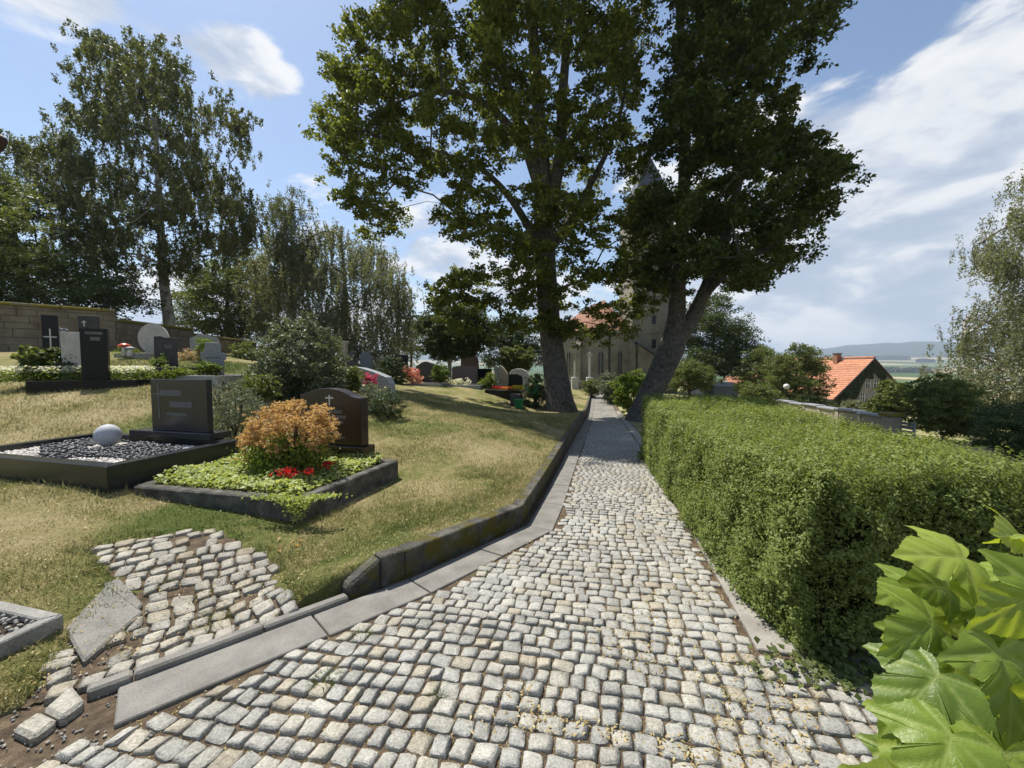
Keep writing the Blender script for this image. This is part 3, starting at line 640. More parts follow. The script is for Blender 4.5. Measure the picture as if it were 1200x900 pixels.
def masonry(parent, mat, P0, P1, z0f, z1f, row=(.22, .34), lng=(.4, .9), depth=.03, name='stone_block'):
    """individual blocks on a straight wall face from P0 to P1 (plan), proud of it towards the right-hand normal; z0f/z1f(t) give base and top"""
    P0 = np.array(P0, float); P1 = np.array(P1, float); Lw = np.linalg.norm(P1 - P0); t = (P1 - P0) / Lw; nrm = np.array([t[1], -t[0]])
    zmin = min(z0f(0), z0f(1)); zmax = max(z1f(0), z1f(1)); z = zmin; k = 0
    while z < zmax - .03:
        h = random.uniform(*row); u = -random.uniform(0, lng[0])
        while u < Lw:
            l = random.uniform(*lng); a, b = max(u + .008, 0), min(u + l - .008, Lw)
            if b - a > .08:
                za, zb = z + .008, min(z + h - .008, min(z1f(a / Lw), z1f(b / Lw)))
                if zb - za > .06 and zb > z0f((a + b) / 2 / Lw) - .1:
                    A = P0 + t * a; B = P0 + t * b; pr = depth * random.uniform(.5, 1.1)
                    Q = [tuple(A), tuple(B), tuple(B + nrm * pr), tuple(A + nrm * pr)]
                    MB().quadprism(Q, za, zb).obj(name, mat, parent, bevel=.012); k += 1
            u += l
        z += h
    return k
# ---- churchyard wall along the upper left, three sections stepping down
wp = [(-27.5, 9.5), (-20.0, 15.0), (-18.2, 18.2), (-19.6, 24.0), (-20.6, 33.5)]
wp = [at(-180, 400, 13)[:2], at(0, 355, 15)[:2], at(135, 366, 17.5)[:2], at(226, 385, 23.5)[:2], at(300, 400, 33)[:2]]
secs = [(wp[0], wp[2], at(0, 356, 15)[2], at(135, 366, 17.5)[2], 'tall left section of mossy sandstone churchyard wall behind the black headstones'),
        (wp[2], wp[3], at(137, 377, 17.6)[2], at(226, 387, 23.5)[2], 'lower middle section of sandstone churchyard wall behind the round headstone'),
        (wp[3], wp[4], at(228, 393, 23.6)[2], at(300, 402, 33)[2], 'farthest lowest section of sandstone churchyard wall beside the birches')]
for k, (A, B, za, zb, lab) in enumerate(secs):
    A, B = np.array(A), np.array(B); t = (B - A) / np.linalg.norm(B - A); nb = np.array([-t[1], t[0]])
    zA, zB = lz(*A), lz(*B)
    e = thing('churchyard_wall', (*((A + B) / 2), min(zA, zB)), lab, 'wall', 'sections of the churchyard wall')
    th_ = .4; Q = [tuple(A), tuple(B), tuple(B + nb * th_), tuple(A + nb * th_)]
    MB().quadprism(Q, [zA - .5, zB - .5, zB - .5, zA - .5], [za, zb, zb, za]).obj('wall_core', M['wallmortar'], e)
    ov = .09; Q = [tuple(A - nb * ov), tuple(B - nb * ov), tuple(B + nb * (th_ + ov)), tuple(A + nb * (th_ + ov))]
    masonry(e, M['wall'], A, B, lambda q: zA + (zB - zA) * q - .2, lambda q: za + (zb - za) * q - .01, row=(.24, .36), lng=(.5, 1.1))
    Ln = np.linalg.norm(B - A); u = 0
    while u < Ln - .1:
        v_ = min(u + random.uniform(.8, 1.2), Ln); a = A + t * (u + .006); b = A + t * (v_ - .006)
        ha, hb = za + (zb - za) * u / Ln, za + (zb - za) * v_ / Ln
        Q = [tuple(a - nb * ov), tuple(b - nb * ov), tuple(b + nb * (th_ + ov)), tuple(a + nb * (th_ + ov))]
        MB().quadprism(Q, [ha, hb, hb, ha], [ha + .13, hb + .13, hb + .16, ha + .16]).obj('coping_stone', M['coping'], e, bevel=.03); u = v_
# ---- low wall with pillar beyond the hedge on the right
A = at(1036, 486, 16)[:2]; B = at(900, 468, 29)[:2]; A, B = np.array(A), np.array(B)
za, zb = at(1036, 490, 16)[2], at(900, 469, 29)[2]
e = thing('garden_wall', (*((A + B) / 2), RZ(*((A + B) / 2))), 'low pale stone boundary wall with slab coping beyond the hedge', 'wall')
t = (B - A) / np.linalg.norm(B - A); nb = np.array([t[1], -t[0]]); Ln = np.linalg.norm(B - A)
Q = [tuple(A), tuple(B), tuple(B + nb * .3), tuple(A + nb * .3)]
MB().quadprism(Q, [-3.2] * 4, [za, zb, zb, za]).obj('wall_core', M['ochrestone'], e)
u = 0; k = 0
while u < Ln - .1:
    v_ = min(u + 1.9, Ln); a = A + t * (u + .01); b = A + t * (v_ - .01); ha, hb = za + (zb - za) * u / Ln, za + (zb - za) * v_ / Ln
    Q = [tuple(a - nb * .1), tuple(b - nb * .1), tuple(b + nb * .4), tuple(a + nb * .4)]; up = .05 if k % 2 else 0.
    MB().quadprism(Q, [ha + up, hb + up, hb + up, ha + up], [ha + .12 + up, hb + .12 + up, hb + .12 + up, ha + .12 + up]).obj('coping_stone', M['greystone'], e, bevel=.03)
    a2 = A + t * (v_ - .3); Q = [tuple(a2 - nb * .04), tuple(b - nb * .04), tuple(b + nb * .34), tuple(a2 + nb * .34)]
    MB().quadprism(Q, [-3.1] * 4, [hb - .002] * 4).obj('pier', M['ochrestone'], e); u = v_; k += 1
P = at(1045, 486, 15.7); e = thing('gate_pillar', (P[0], P[1], RZ(P[0], P[1])), 'square pale stone gate pillar with flat cap at the right end of the low wall', 'pillar')
MB().box((P[0] - .22, P[1] - .22, -3.2), (P[0] + .22, P[1] + .22, P[2] - .06)).obj('shaft', M['ochrestone'], e, bevel=.02)
MB().box((P[0] - .31, P[1] - .31, P[2] - .06), (P[0] + .31, P[1] + .31, P[2] + .08)).obj('cap', M['coping'], e, bevel=.03)
P0 = at(1056, 492, 15.6); P1 = at(1072, 497, 15.0)
e = thing('slatted_gate', (P0[0], P0[1], RZ(P0[0], P0[1])), 'short grey slatted gate beside the stone gate pillar', 'gate')
for k in range(4):
    z = P0[2] - .12 - k * .16; MB().quadprism([(P0[0], P0[1]), (P1[0], P1[1]), (P1[0] + .01, P1[1] + .03), (P0[0] + .01, P0[1] + .03)], z - .05, z + .05).obj('slat', M['greystone'], e)
for q in (P0, P1): MB().box((q[0] - .03, q[1] - .02, -3.2), (q[0] + .03, q[1] + .05, P0[2])).obj('post', M['greystone'], e)
# ---- the church: choir with polygonal apse, chancel roof, tower
CH = 50.
def cpx(px, py, Y=CH): return at(px, py, Y)
e = thing('church', (cpx(720, 456)[0], CH, -1.7), 'old sandstone village church with red tiled choir and square tower at the path end', 'church')
zb = -2.2; ze = cpx(700, 388)[2]; scl = CH / FPX
ap = [cpx(640, 0, 56)[:2], cpx(662, 0, 52)[:2], cpx(682, 0, 50)[:2], cpx(722, 0, 48.8)[:2], cpx(745, 0, 50.5)[:2], cpx(745, 0, 60)[:2], cpx(640, 0, 66)[:2]]
n = len(ap); V = [(x, y, zb) for x, y in ap] + [(x, y, ze) for x, y in ap]
obj('choir_wall', V, [(i, (i + 1) % n, (i + 1) % n + n, i + n) for i in range(n)] + [tuple(range(n, 2 * n))], M['church'], e)
pk = np.array([cpx(712, 0, 57)[0], 57, ze + 5.2]); cen = np.mean(np.array(ap), axis=0)
ro = [tuple((np.array(p) - cen) * 1.045 + cen) for p in ap]
V = [(x, y, ze + .02) for x, y in ro] + [tuple(pk), (pk[0] - 1.0, pk[1] + 8, pk[2])]
rf = obj('choir_roof', V, [(i, i + 1, n) for i in range(4)] + [(4, 5, n + 1, n), (5, 6, n + 1), (6, 0, n, n + 1)], M['roof_old'], e)
cor = MB()
for i in range(5):
    a, b = np.array(ro[i]), np.array(ro[i + 1]); a2, b2 = np.array(ap[i]), np.array(ap[i + 1])
    cor.quadprism([tuple(a), tuple(b), tuple(b2), tuple(a2)], ze - .28, ze - .02)
cor.obj('cornice', M['church'], e)
plinth = MB()
for i in range(4):
    a, b = np.array(ap[i]), np.array(ap[i + 1]); d = (b - a) / np.linalg.norm(b - a); nn = np.array([d[1], -d[0]])
    plinth.quadprism([tuple(a + nn * .22), tuple(b + nn * .22), tuple(b), tuple(a)], zb, -.35)
plinth.obj('plinth', M['church'], e)
def lancet(A, B, t, wdt, z0, z1, parent):
    """pointed window with a stone surround, glass and a mullion on the wall face A-B"""
    A, B = np.array(A), np.array(B); d = (B - A) / np.linalg.norm(B - A); nn = np.array([d[1], -d[0]]); yaw = math.atan2(d[1], d[0])
    c = A + (B - A) * t; w2 = wdt / 2; hs = z1 - z0 - wdt * .85
    arch = [(-w2, 0), (w2, 0), (w2, hs), (w2 * .75, hs + wdt * .35), (w2 * .4, hs + wdt * .63), (0, hs + wdt * .85), (-w2 * .4, hs + wdt * .63), (-w2 * .75, hs + wdt * .35), (-w2, hs)]
    out = [(u * 1.55, v * 1.06 - .12) for u, v in arch]
    q = c + nn * .06
    f = prism('window', out, .05, (q[0], q[1], z0), yaw, M['church'], parent, bevel=0)
    q = c + nn * .064; prism('pane', arch, .003, (q[0], q[1], z0), yaw, M['glass'], f, bevel=0)
    q = c + nn * .10
    for u0, u1 in ((-.06, .06), (-w2 - .06, -w2 + .04), (w2 - .04, w2 + .06)):
        prism('mullion', [(u0, 0), (u1, 0), (u1, hs + wdt * (.8 if u0 == -.06 else .1)), (u0, hs + wdt * (.8 if u0 == -.06 else .1))], .05, (q[0], q[1], z0), yaw, M['church'], f, bevel=0)
lancet(ap[2], ap[3], .68, .75, cpx(0, 439)[2], cpx(0, 411)[2], e); lancet(ap[3], ap[4], .42, .75, cpx(0, 438)[2], cpx(0, 410)[2], e); lancet(ap[1], ap[2], .4, .7, cpx(0, 439)[2], cpx(0, 411)[2], e)
P = np.array(ap[3]) + (np.array(ap[2]) - np.array(ap[3])) * .1
MB().tube([(P[0] + .1, P[1] - .16, -1.8), (P[0] + .1, P[1] - .16, ze - .1)], .11).obj('downpipe', M['iron'], e)
for i in (2, 4):                                                   # buttresses at the corners of the apse
    P = np.array(ap[i]); d = P - cen; d /= np.linalg.norm(d); s2 = np.array([-d[1], d[0]]) * .32
    Q = [tuple(P - d * .2 - s2), tuple(P - d * .2 + s2), tuple(P + d * .75 + s2), tuple(P + d * .75 - s2)]
    MB().quadprism(Q, zb, [ze - .8, ze - .8, ze - 1.9, ze - 1.9]).obj('buttress', M['church'], e, bevel=.03)
x0, x1 = cpx(747, 0, 51)[0], cpx(795, 0, 51)[0]; ty = 51.; tz = cpx(0, 243, 51)[2]
MB().box((x0, ty, zb), (x1, ty + 6.5, tz)).obj('tower', M['church'], e, bevel=.03)
for zz in (cpx(0, 391, 51)[2], cpx(0, 330, 51)[2], tz - .3): MB().box((x0 - .12, ty - .12, zz), (x1 + .12, ty + 6.62, zz + .28)).obj('string_course', M['church'], e)
mx, my = (x0 + x1) / 2, ty + 3.2
obj('spire', [(x0 - .3, ty - .3, tz), (x1 + .3, ty - .3, tz), (x1 + .3, ty + 6.8, tz), (x0 - .3, ty + 6.8, tz), (mx, my, tz + 9)], [(0, 1, 4), (1, 2, 4), (2, 3, 4), (3, 0, 4)], M['spire'], e)
for px_, py0, py1 in ((766, 398, 408), (766, 370, 380), (754, 416, 422), (768, 348, 356)):
    a = cpx(px_, py1, ty); b = cpx(px_, py0, ty)
    f = MB().box((a[0] - .45, ty - .05, a[2] - .1), (a[0] + .45, ty + .02, b[2] + .1)).obj('window', M['church'], e)
    MB().box((a[0] - .27, ty - .06, a[2]), (a[0] + .27, ty - .048, b[2])).obj('pane', M['glass'], f)
a, b = cpx(745, 402, 50.7), cpx(790, 432, 50.7)                    # lean-to against the tower
MB().add([(a[0], 50.98, zb), (b[0], 50.98, zb), (b[0], 50.98, b[2]), (a[0], 50.98, a[2]), (a[0], 49.6, zb), (b[0], 49.6, zb), (b[0], 49.6, b[2] - .3), (a[0], 49.6, a[2] - .3)],
         [(0, 1, 2, 3), (4, 7, 6, 5), (0, 4, 5, 1), (3, 2, 6, 7), (0, 3, 7, 4), (1, 5, 6, 2)]).obj('annexe', M['church'], e)
MB().add([(a[0], 50.95, a[2] + .02), (b[0] + .4, 50.95, b[2] - .2), (b[0] + .4, 49.3, b[2] - .5), (a[0], 49.3, a[2] - .28), (a[0], 50.95, a[2] + .2), (b[0] + .4, 50.95, b[2] - .02), (b[0] + .4, 49.3, b[2] - .32), (a[0], 49.3, a[2] - .1)],
         [(0, 1, 2, 3), (4, 7, 6, 5), (0, 4, 5, 1), (1, 5, 6, 2), (2, 6, 7, 3), (3, 7, 4, 0)]).obj('annexe_roof', M['spire'], e)
# low wall + slender stone memorials before the church
A, B = cpx(664, 446, 43)[:2], cpx(704, 446, 44.5)[:2]
# ---- red-roofed house below the churchyard
HX, HY, HW, RZ_ = 56.1, 60., 5.85, at(1022, 421, 60)[2]; EZ = RZ_ - 6.0; HL = 26.
e = thing('house', (HX, HY, -7.5), 'stone house with salmon red tiled gable roof and creeper on its gable', 'house')
V = []
for yy in (HY, HY + HL): V += [(HX - HW + .5, yy, -8.5), (HX + HW - .5, yy, -8.5), (HX + HW - .5, yy, EZ + .45), (HX, yy, RZ_ - .12), (HX - HW + .5, yy, EZ + .45)]
obj('wall', V, [(0, 1, 2, 3, 4), (9, 8, 7, 6, 5), (0, 5, 6, 1), (1, 6, 7, 2), (4, 9, 5, 0)], M['plaster'], e)
def roofplane(sgn):
    """courses of overlapping tiles as stepped strips"""
    mb = MB(); nrow = 22
    for k in range(nrow):
        t0, t1 = k / nrow, (k + 1) / nrow + .008
        xa, xb = HX + sgn * HW * 1.06 * (1 - t0), HX + sgn * HW * 1.06 * (1 - t1); za, zb_ = EZ - .3 + (RZ_ + .3 - EZ) * t0, EZ - .3 + (RZ_ + .3 - EZ) * t1
        nx, nz = sgn * .71, .71
        V = [(xa + nx * .10, HY - .35, za + nz * .10), (xa + nx * .10, HY + HL, za + nz * .10), (xb + nx * .04, HY + HL, zb_ + nz * .04), (xb + nx * .04, HY - .35, zb_ + nz * .04),
             (xa, HY - .35, za), (xa, HY + HL, za), (xb, HY + HL, zb_), (xb, HY - .35, zb_)]
        F_ = [(0, 3, 2, 1), (4, 5, 6, 7), (0, 1, 5, 4), (0, 4, 7, 3)]
        mb.add(V, F_ if sgn < 0 else [f[::-1] for f in F_])
    return mb
rf = roofplane(-1).obj('roof', M['roof'], e); roofplane(1).obj('roof', M['roof'], e)
MB().tube([(HX, HY - .36, RZ_ + .3), (HX, HY + HL, RZ_ + .3)], .16, 8).obj('ridge_tile', M['roof'], rf)
for sgn in (-1, 1):
    MB().add([(HX + sgn * HW * 1.07, HY - .42, EZ - .42), (HX, HY - .42, RZ_ + .22), (HX, HY - .42, RZ_ - .05), (HX + sgn * HW * 1.07, HY - .42, EZ - .68), (HX + sgn * HW * 1.07, HY - .3, EZ - .42), (HX, HY - .3, RZ_ + .22), (HX, HY - .3, RZ_ - .05), (HX + sgn * HW * 1.07, HY - .3, EZ - .68)],
             [(0, 1, 2, 3), (4, 7, 6, 5), (0, 4, 5, 1), (3, 2, 6, 7)]).obj('verge_board', M['wood'], rf)
MB().tube([(HX - HW * 1.1, HY - .3, EZ - .35), (HX - HW * 1.1, HY + HL, EZ - .35)], .09).obj('rain_gutter', M['spire'], rf)
c = at(980.5, 432, 66); MB().box((c[0] - .36, 65.6, c[2] - 1.2), (c[0] + .36, 66.4, c[2] + 2.5)).obj('chimney', M['roof_old'], rf)
MB().box((c[0] - .44, 65.52, c[2] + 2.5), (c[0] + .44, 66.48, c[2] + 2.66)).obj('chimney_cap', M['spire'], rf)
for px_, py_ in ((966, 452), (977, 451)):
    c = at(px_, py_, 62); tz_ = RZ_ - (HX - c[0]) / HW * 6.0
    MB().box((c[0] - .25, 61.6, tz_ - .2), (c[0] + .25, 62.2, tz_ + .42)).obj('roof_vent', M['roof_old'], rf)
def housewin(px0, px1, py0, py1):
    a, b = at(px0, py1, HY), at(px1, py0, HY)
    f = MB().box((a[0] - .1, HY - .05, a[2] - .12), (b[0] + .1, HY + .02, b[2] + .1)).obj('window', M['ochrestone'], e)
    MB().box((a[0], HY - .07, a[2]), (b[0], HY - .048, b[2])).obj('pane', M['glass'], f)
    fr = MB(); wd = b[0] - a[0]; ht = b[2] - a[2]
    for u in (0, wd / 2 - .03, wd - .06): fr.box((a[0] + u, HY - .10, a[2]), (a[0] + u + .06, HY - .072, b[2]))
    fr.box((a[0], HY - .112, a[2] + ht * .62), (b[0], HY - .101, a[2] + ht * .62 + .07)).obj('frame', M['white'], f)
housewin(1013.5, 1019.5, 445.5, 455); housewin(1023, 1029.5, 445.5, 455); housewin(1007, 1013, 461, 470)
# small gabled outbuilding far off between the trees
c = at(868, 456, 75); e = thing('cottage', (c[0], 75, c[2] - 3), 'tiny pale cottage with red roof half hidden behind trees', 'house')
MB().add([(c[0] - 1.6, 75, c[2] - 6), (c[0] + 5, 75, c[2] - 6), (c[0] + 5, 80, c[2] - 6), (c[0] - 1.6, 80, c[2] - 6), (c[0] - 1.6, 75, c[2] + .6), (c[0] + 5, 75, c[2] + .6), (c[0] + 5, 80, c[2] + .6), (c[0] - 1.6, 80, c[2] + .6), (c[0] - 1.6, 77.5, c[2] + 2.2), (c[0] + 5, 77.5, c[2] + 2.2)],
         [(0, 1, 5, 4), (1, 2, 6, 9, 5), (2, 3, 7, 6), (3, 0, 4, 8, 7)]).obj('wall', M['pale'], e)
MB().add([(c[0] - 1.9, 74.7, c[2] + .45), (c[0] + 5.2, 74.7, c[2] + .45), (c[0] + 5.2, 77.5, c[2] + 2.4), (c[0] - 1.9, 77.5, c[2] + 2.4), (c[0] + 5.2, 80.3, c[2] + .45), (c[0] - 1.9, 80.3, c[2] + .45)], [(0, 1, 2, 3), (3, 2, 4, 5)]).obj('roof', M['roof'], e)
# ================================================================== GRAVES
YAW = math.atan2(-.235, .972)
UD = np.array([math.cos(YAW), math.sin(YAW)]); BD = np.array([-UD[1], UD[0]])     # along the stone, and to its back
def border(name, corners, wd, z0, z1, mat, loc, label, cat='grave', fill=None, fill_z=None, bevel=.008, part='border_stone', group=None):
    """corners in plan: front-right, back-right, back-left, front-left"""
    K = [np.array(c[:2], float) for c in corners]; cen = sum(K) / 4
    e = thing(name, (*loc[:2], z0), label, cat, group); inn = []
    for i in range(4):
        a, b, c = K[i - 1], K[i], K[(i + 1) % 4]; d1 = (a - b) / np.linalg.norm(a - b); d2 = (c - b) / np.linalg.norm(c - b)
        inn.append(b + (d1 + d2) * wd / max(abs(d1[0] * d2[1] - d1[1] * d2[0]), .4))
    for i in range(4):
        j = (i + 1) % 4; t = (K[j] - K[i]) / np.linalg.norm(K[j] - K[i]) * .002
        zt = z1 if not hasattr(z1, '__len__') else [z1[i], z1[j], z1[j], z1[i]]
        MB().quadprism([tuple(K[i] + t), tuple(K[j] - t), tuple(inn[j] - t), tuple(inn[i] + t)], z0, zt).obj(part, mat, e, bevel=bevel)
    if fill is not None: obj('soil', [(*p, fill_z) for p in inn], [(0, 1, 2, 3)], fill, e)
    return e, inn
def otl(shape, w, h):
    w2 = w / 2
    if shape == 'arch': return [(-w2, 0), (w2, 0), (w2, h * .86)] + [(w2 * math.cos(a), h * .86 + h * .14 * math.sin(a)) for a in np.linspace(.25, math.pi - .25, 9)] + [(-w2, h * .86)]
    if shape == 'wave': return [(-w2, 0), (w2, 0), (w2, h * .84), (w2 * .88, h * .845), (w2 * .7, h * .87), (w2 * .5, h * .93), (w2 * .3, h * .975), (0, h), (-w2 * .3, h * .99), (-w2 * .55, h * .965), (-w2 * .8, h * .90), (-w2, h * .87)]
    if shape == 'slant': return [(-w2, 0), (w2, 0), (w2 * .92, h * .45), (w2 * .80, h * .66), (w2 * .2, h * .84), (-w2 * .4, h * .97), (-w2 * .8, h), (-w2, h * .96)]
    if shape == 'round': return [(w2 * .55, 0)] + [(w2 * math.cos(a), h / 2 + h / 2 * math.sin(a)) for a in np.linspace(-.95, math.pi + .95, 28)] + [(-w2 * .55, 0)]
    if shape == 'stepped': return [(-w2 * .82, 0), (w2 * .82, 0), (w2 * .82, h * .48), (w2, h * .48), (w2, h * .68), (w2 * .62, h * .70), (w2 * .62, h * .94), (w2 * .45, h), (-w2 * .62, h), (-w2 * .7, h * .72), (-w2, h * .70), (-w2, h * .5), (-w2 * .82, h * .46)]
    if shape == 'rough': return [(-w2, 0), (w2, 0), (w2 * .97, h * .5), (w2, h * .93), (w2 * .6, h * .97), (w2 * .1, h * .95), (-w2 * .4, h), (-w2 * .94, h * .98), (-w2 * .97, h * .4)]
    if shape == 'roof': return [(-w2, 0), (w2, 0), (w2, h * .6), (w2 * .9, h * .78), (-w2 * .15, h), (-w2 * .45, h * .96), (-w2, h * .72)]
    return [(-w2, 0), (w2, 0), (w2, h), (-w2, h)]
def headstone(px0, px1, pyt, pyb, Y, shape, thick, mat, label, cross=None, lines=(), socle=None, yaw=YAW, name='headstone', bevel=.012, group=None, zfix=None, cmat=None):
    pb = at((px0 + px1) / 2, pyb, Y); pt = at((px0 + px1) / 2, pyt, Y)
    t0_, t1_, cc, ss = (px0 - 600) / FPX, (px1 - 600) / FPX, math.cos(yaw), math.sin(yaw)
    w_ = abs((t1_ - t0_) * Y / (cc - (t0_ + t1_) / 2 * ss)); h_ = pt[2] - pb[2]
    e = thing(name, (pb[0], pb[1], pb[2]), label, 'headstone', group)
    q = pb.copy(); g = lz(pb[0], pb[1])
    if socle:
        sh, sw, sdp = socle; o = [(-w_ / 2 * sw, 0), (w_ / 2 * sw, 0), (w_ / 2 * sw, sh), (-w_ / 2 * sw, sh)]
        b0 = q + np.array([-math.sin(yaw), math.cos(yaw), 0]) * -((sdp - thick) / 2)
        prism('base', o, sdp, b0, yaw, mat, e, bevel=.006, z_sink=max(0, q[2] - g) + .12)
        st = prism('stone', [(u, v * (h_ - sh) / h_) for u, v in otl(shape, w_, h_)], thick, q + np.array([0, 0, sh + .001]), yaw, mat, e, bevel=bevel)
    else: st = prism('stone', otl(shape, w_, h_), thick, q, yaw, mat, e, bevel=bevel, z_sink=max(0, q[2] - g) + .12)
    if cross:
        cu, cv, ch, cw = cross; cu *= w_; cv *= h_; ch *= h_; cw *= w_; b = max(.011, Y * .0012)
        cm = cmat or M['gold']
        face_bar('cross', cu - b, cu + b, cv - ch / 2, cv + ch / 2, q, yaw, cm, e, .005, .005); face_bar('cross_arm', cu - cw / 2, cu + cw / 2, cv + ch * .14, cv + ch * .14 + 2 * b, q, yaw, cm, e, .0065, .0065)
    for (u0, u1, v0, v1) in lines: face_bar('inscription', u0 * w_, u1 * w_, v0 * h_, v1 * h_, q, yaw, M['letter'], e)
    return e, q, w_, h_
# ---- (a) dark polished grave with black pebbles and a granite ball
zt = .39; Fp = lev(125, 547, zt)[:2]; Rp = lev(283, 515, zt)[:2]; sv = Rp - Fp; sdir = sv / np.linalg.norm(sv); wdir = np.array([-sdir[1], sdir[0]])
G = [Fp, Rp, Rp + wdir * 2.9, Fp + wdir * 2.9]
ga, inn = border('grave_border', G, .15, -.1, zt, M['darkgrey'], Fp, 'dark polished granite grave border filled with black pebbles and white gravel', 'grave border', fill=M['soil'], fill_z=zt - .09, bevel=.006)
yawA = math.atan2(-wdir[1], -wdir[0]); uA = -wdir; bA = sdir
def ico(n=1):
    bm = bmesh.new(); bmesh.ops.create_icosphere(bm, subdivisions=n, radius=1); V = np.array([v.co[:] for v in bm.verts]); Fs = np.array([[v.index for v in f.verts] for f in bm.faces]); bm.free(); return V, Fs
I1, I0 = ico(2), ico(1)
def rocks(name, P, S, mat, parent, base, r=rng, **tags):
    """ellipsoid stones: P (n,3), S (n,3) radii"""
    V0, F0 = base; n = len(P); k = len(V0)
    ang = r.uniform(0, 6.28, n); V = V0[None] * S[:, None, :] * (1 + r.uniform(-.14, .14, (n, k, 1)))
    x = V[..., 0] * np.cos(ang)[:, None] - V[..., 1] * np.sin(ang)[:, None]; y = V[..., 0] * np.sin(ang)[:, None] + V[..., 1] * np.cos(ang)[:, None]
    V = np.stack([x, y, V[..., 2]], -1) + P[:, None]
    Fs = (F0[None] + (np.arange(n) * k)[:, None, None]).reshape(-1, 3)
    return obj(name, V.reshape(-1, 3), Fs, mat, parent, True, **tags)
n = 1500; a_, b_ = rng.uniform(.16, 2.7, n), rng.uniform(.16, 1.3, n)
Pp = Fp[None] + wdir[None] * a_[:, None] + sdir[None] * b_[:, None]
ballp = lev(127, 521, zt - .05); bd = np.hypot(Pp[:, 0] - ballp[0], Pp[:, 1] - ballp[1])
def pxy(P, z): return 600 + FPX * P[:, 0] / P[:, 1], HOR + FPX * (CAMZ - z) / P[:, 1]
qx, qy = pxy(Pp, zt - .05); line = 546 - (qx - 85) * .20
white = (bd < .24) | (qx < 44) & (qy > 516) | ((qx - 106) ** 2 / 45 ** 2 + (qy - 542) ** 2 / 7 ** 2 < 1) | ((qx - 226) ** 2 / 24 ** 2 + (qy - 520) ** 2 / 8 ** 2 < 1) | ((qx - 152) ** 2 / 22 ** 2 + (qy - 511) ** 2 / 5 ** 2 < 1)
pb_ = Pp[~white]; nb_ = len(pb_)
rocks('black_pebbles', np.c_[pb_, np.full(nb_, zt - .065) + rng.uniform(0, .025, nb_)], np.c_[rng.uniform(.028, .05, nb_), rng.uniform(.02, .032, nb_), rng.uniform(.012, .02, nb_)], M['pebble'], ga, I0, kind='stuff')
n = 3600; a_, b_ = rng.uniform(.16, 2.7, n), rng.uniform(.16, 1.32, n); Pp = Fp[None] + wdir[None] * a_[:, None] + sdir[None] * b_[:, None]
rocks('white_gravel', np.c_[Pp, np.full(n, zt - .085) + rng.uniform(0, .012, n)], rng.uniform(.010, .022, (n, 3)), M['gravel'], ga, I0, kind='stuff')
V0, F0 = ico(4); Vb = V0 * .150 * np.array([.98, 1.0, 1.08]); bq = lev(127, 522, zt - .06)
obj('granite_ball', Vb + np.array([bq[0], bq[1], zt - .06 + .148]), F0, M['granite_ball'], None, True, label='pale speckled granite ball lying on the pebbles of the dark grave', category='stone ball')
Bq = lev(246, 517, zt); e = thing('headstone', (*Bq[:2], zt), 'wide dark grey granite headstone with cross, standing behind the granite ball', 'headstone')
wb = 1.62; prism('base', [(-wb, .0), (.0, .0), (.0, .10), (-wb, .10)], .34, (Bq[0], Bq[1], zt + .001), yawA, M['darkgrey'], e, bevel=.006)
hq = np.array([*(Bq[:2] + bA * .10 + wdir * .16), zt + .102]); wh = 1.12; hh = at(208, 445, hq[1])[2] - hq[2]
prism('stone', [(-wh, 0), (0, 0), (0, hh), (-wh, hh)], .09, hq, yawA, M['darkgrey'], e, bevel=.006)
for u0, u1, v0, v1 in ((-.83, -.44, .68, .79), (-.66, -.26, .46, .57), (-.74, -.36, .30, .35)): face_bar('inscription', u0 * wh, u1 * wh, v0 * hh, v1 * hh, hq, yawA, M['letter'], e)
face_bar('cross', -.865 * wh, -.84 * wh, .22 * hh, .93 * hh, hq, yawA, M['letter'], e, .004, .003); face_bar('cross_arm', -.96 * wh, -.74 * wh, .70 * hh, .725 * hh, hq, yawA, M['letter'], e, .0055, .0045)
# ---- (b) planted grave with old concrete border, brown headstone
zb_ = .142; Kc = [lev(350, 586, zb_), lev(467, 539, zb_), lev(300, 522, zb_), lev(155, 569, zb_ + .01)]
gb, innb = border('grave_border', Kc, .13, -.35, zb_, M['concrete'], Kc[0], 'old blackened concrete grave border around pale green ground cover', 'grave border', fill=M['soil'], fill_z=zb_ - .05, bevel=.014)
hb, q, w_, h_ = headstone(352, 423, 455, 531, 5.75, 'wave', .17, M['brown'], 'dark brown headstone with curved top and small cross behind the orange shrub', cross=(.0, .82, .16, .13), lines=((-.02, .20, .62, .67), (.0, .26, .54, .59), (.02, .22, .47, .51), (.14, .24, .24, .27)), socle=(.13, 1.12, .28), yaw=-.30)
def scatter_leaves(name, P, size, mat, parent, up=.6, wid=.75, **tags):
    tags.setdefault('kind', 'stuff')
    n = len(P); N_ = rand_unit(n) + np.array([0, 0, up * 2]); return link(name, leaf_mesh(name, P, N_, size, mat, wid=wid), parent, **tags)
def bilin(K, n):
    u, v = rng.uniform(0, 1, n), rng.uniform(0, 1, n); K = [np.array(k[:2]) for k in K]
    return ((1 - u) * (1 - v))[:, None] * K[0] + (u * (1 - v))[:, None] * K[1] + (u * v)[:, None] * K[2] + ((1 - u) * v)[:, None] * K[3]
n = 6500; P2 = bilin(innb, n); hn = hnoise(P2[:, 0], P2[:, 1], 3.2, 3)
e = thing('ground_cover', (*np.mean([k[:2] for k in Kc], axis=0), zb_ - .05), 'pale green ground cover plants filling the concrete bordered grave', 'plants')
z = zb_ - .045 + rng.uniform(0, 1, n) ** .6 * (.05 + .14 * hn); m_ = hn + .25 * np.clip((P2[:, 0] + 3.6) / .6, -1, 1) > .22
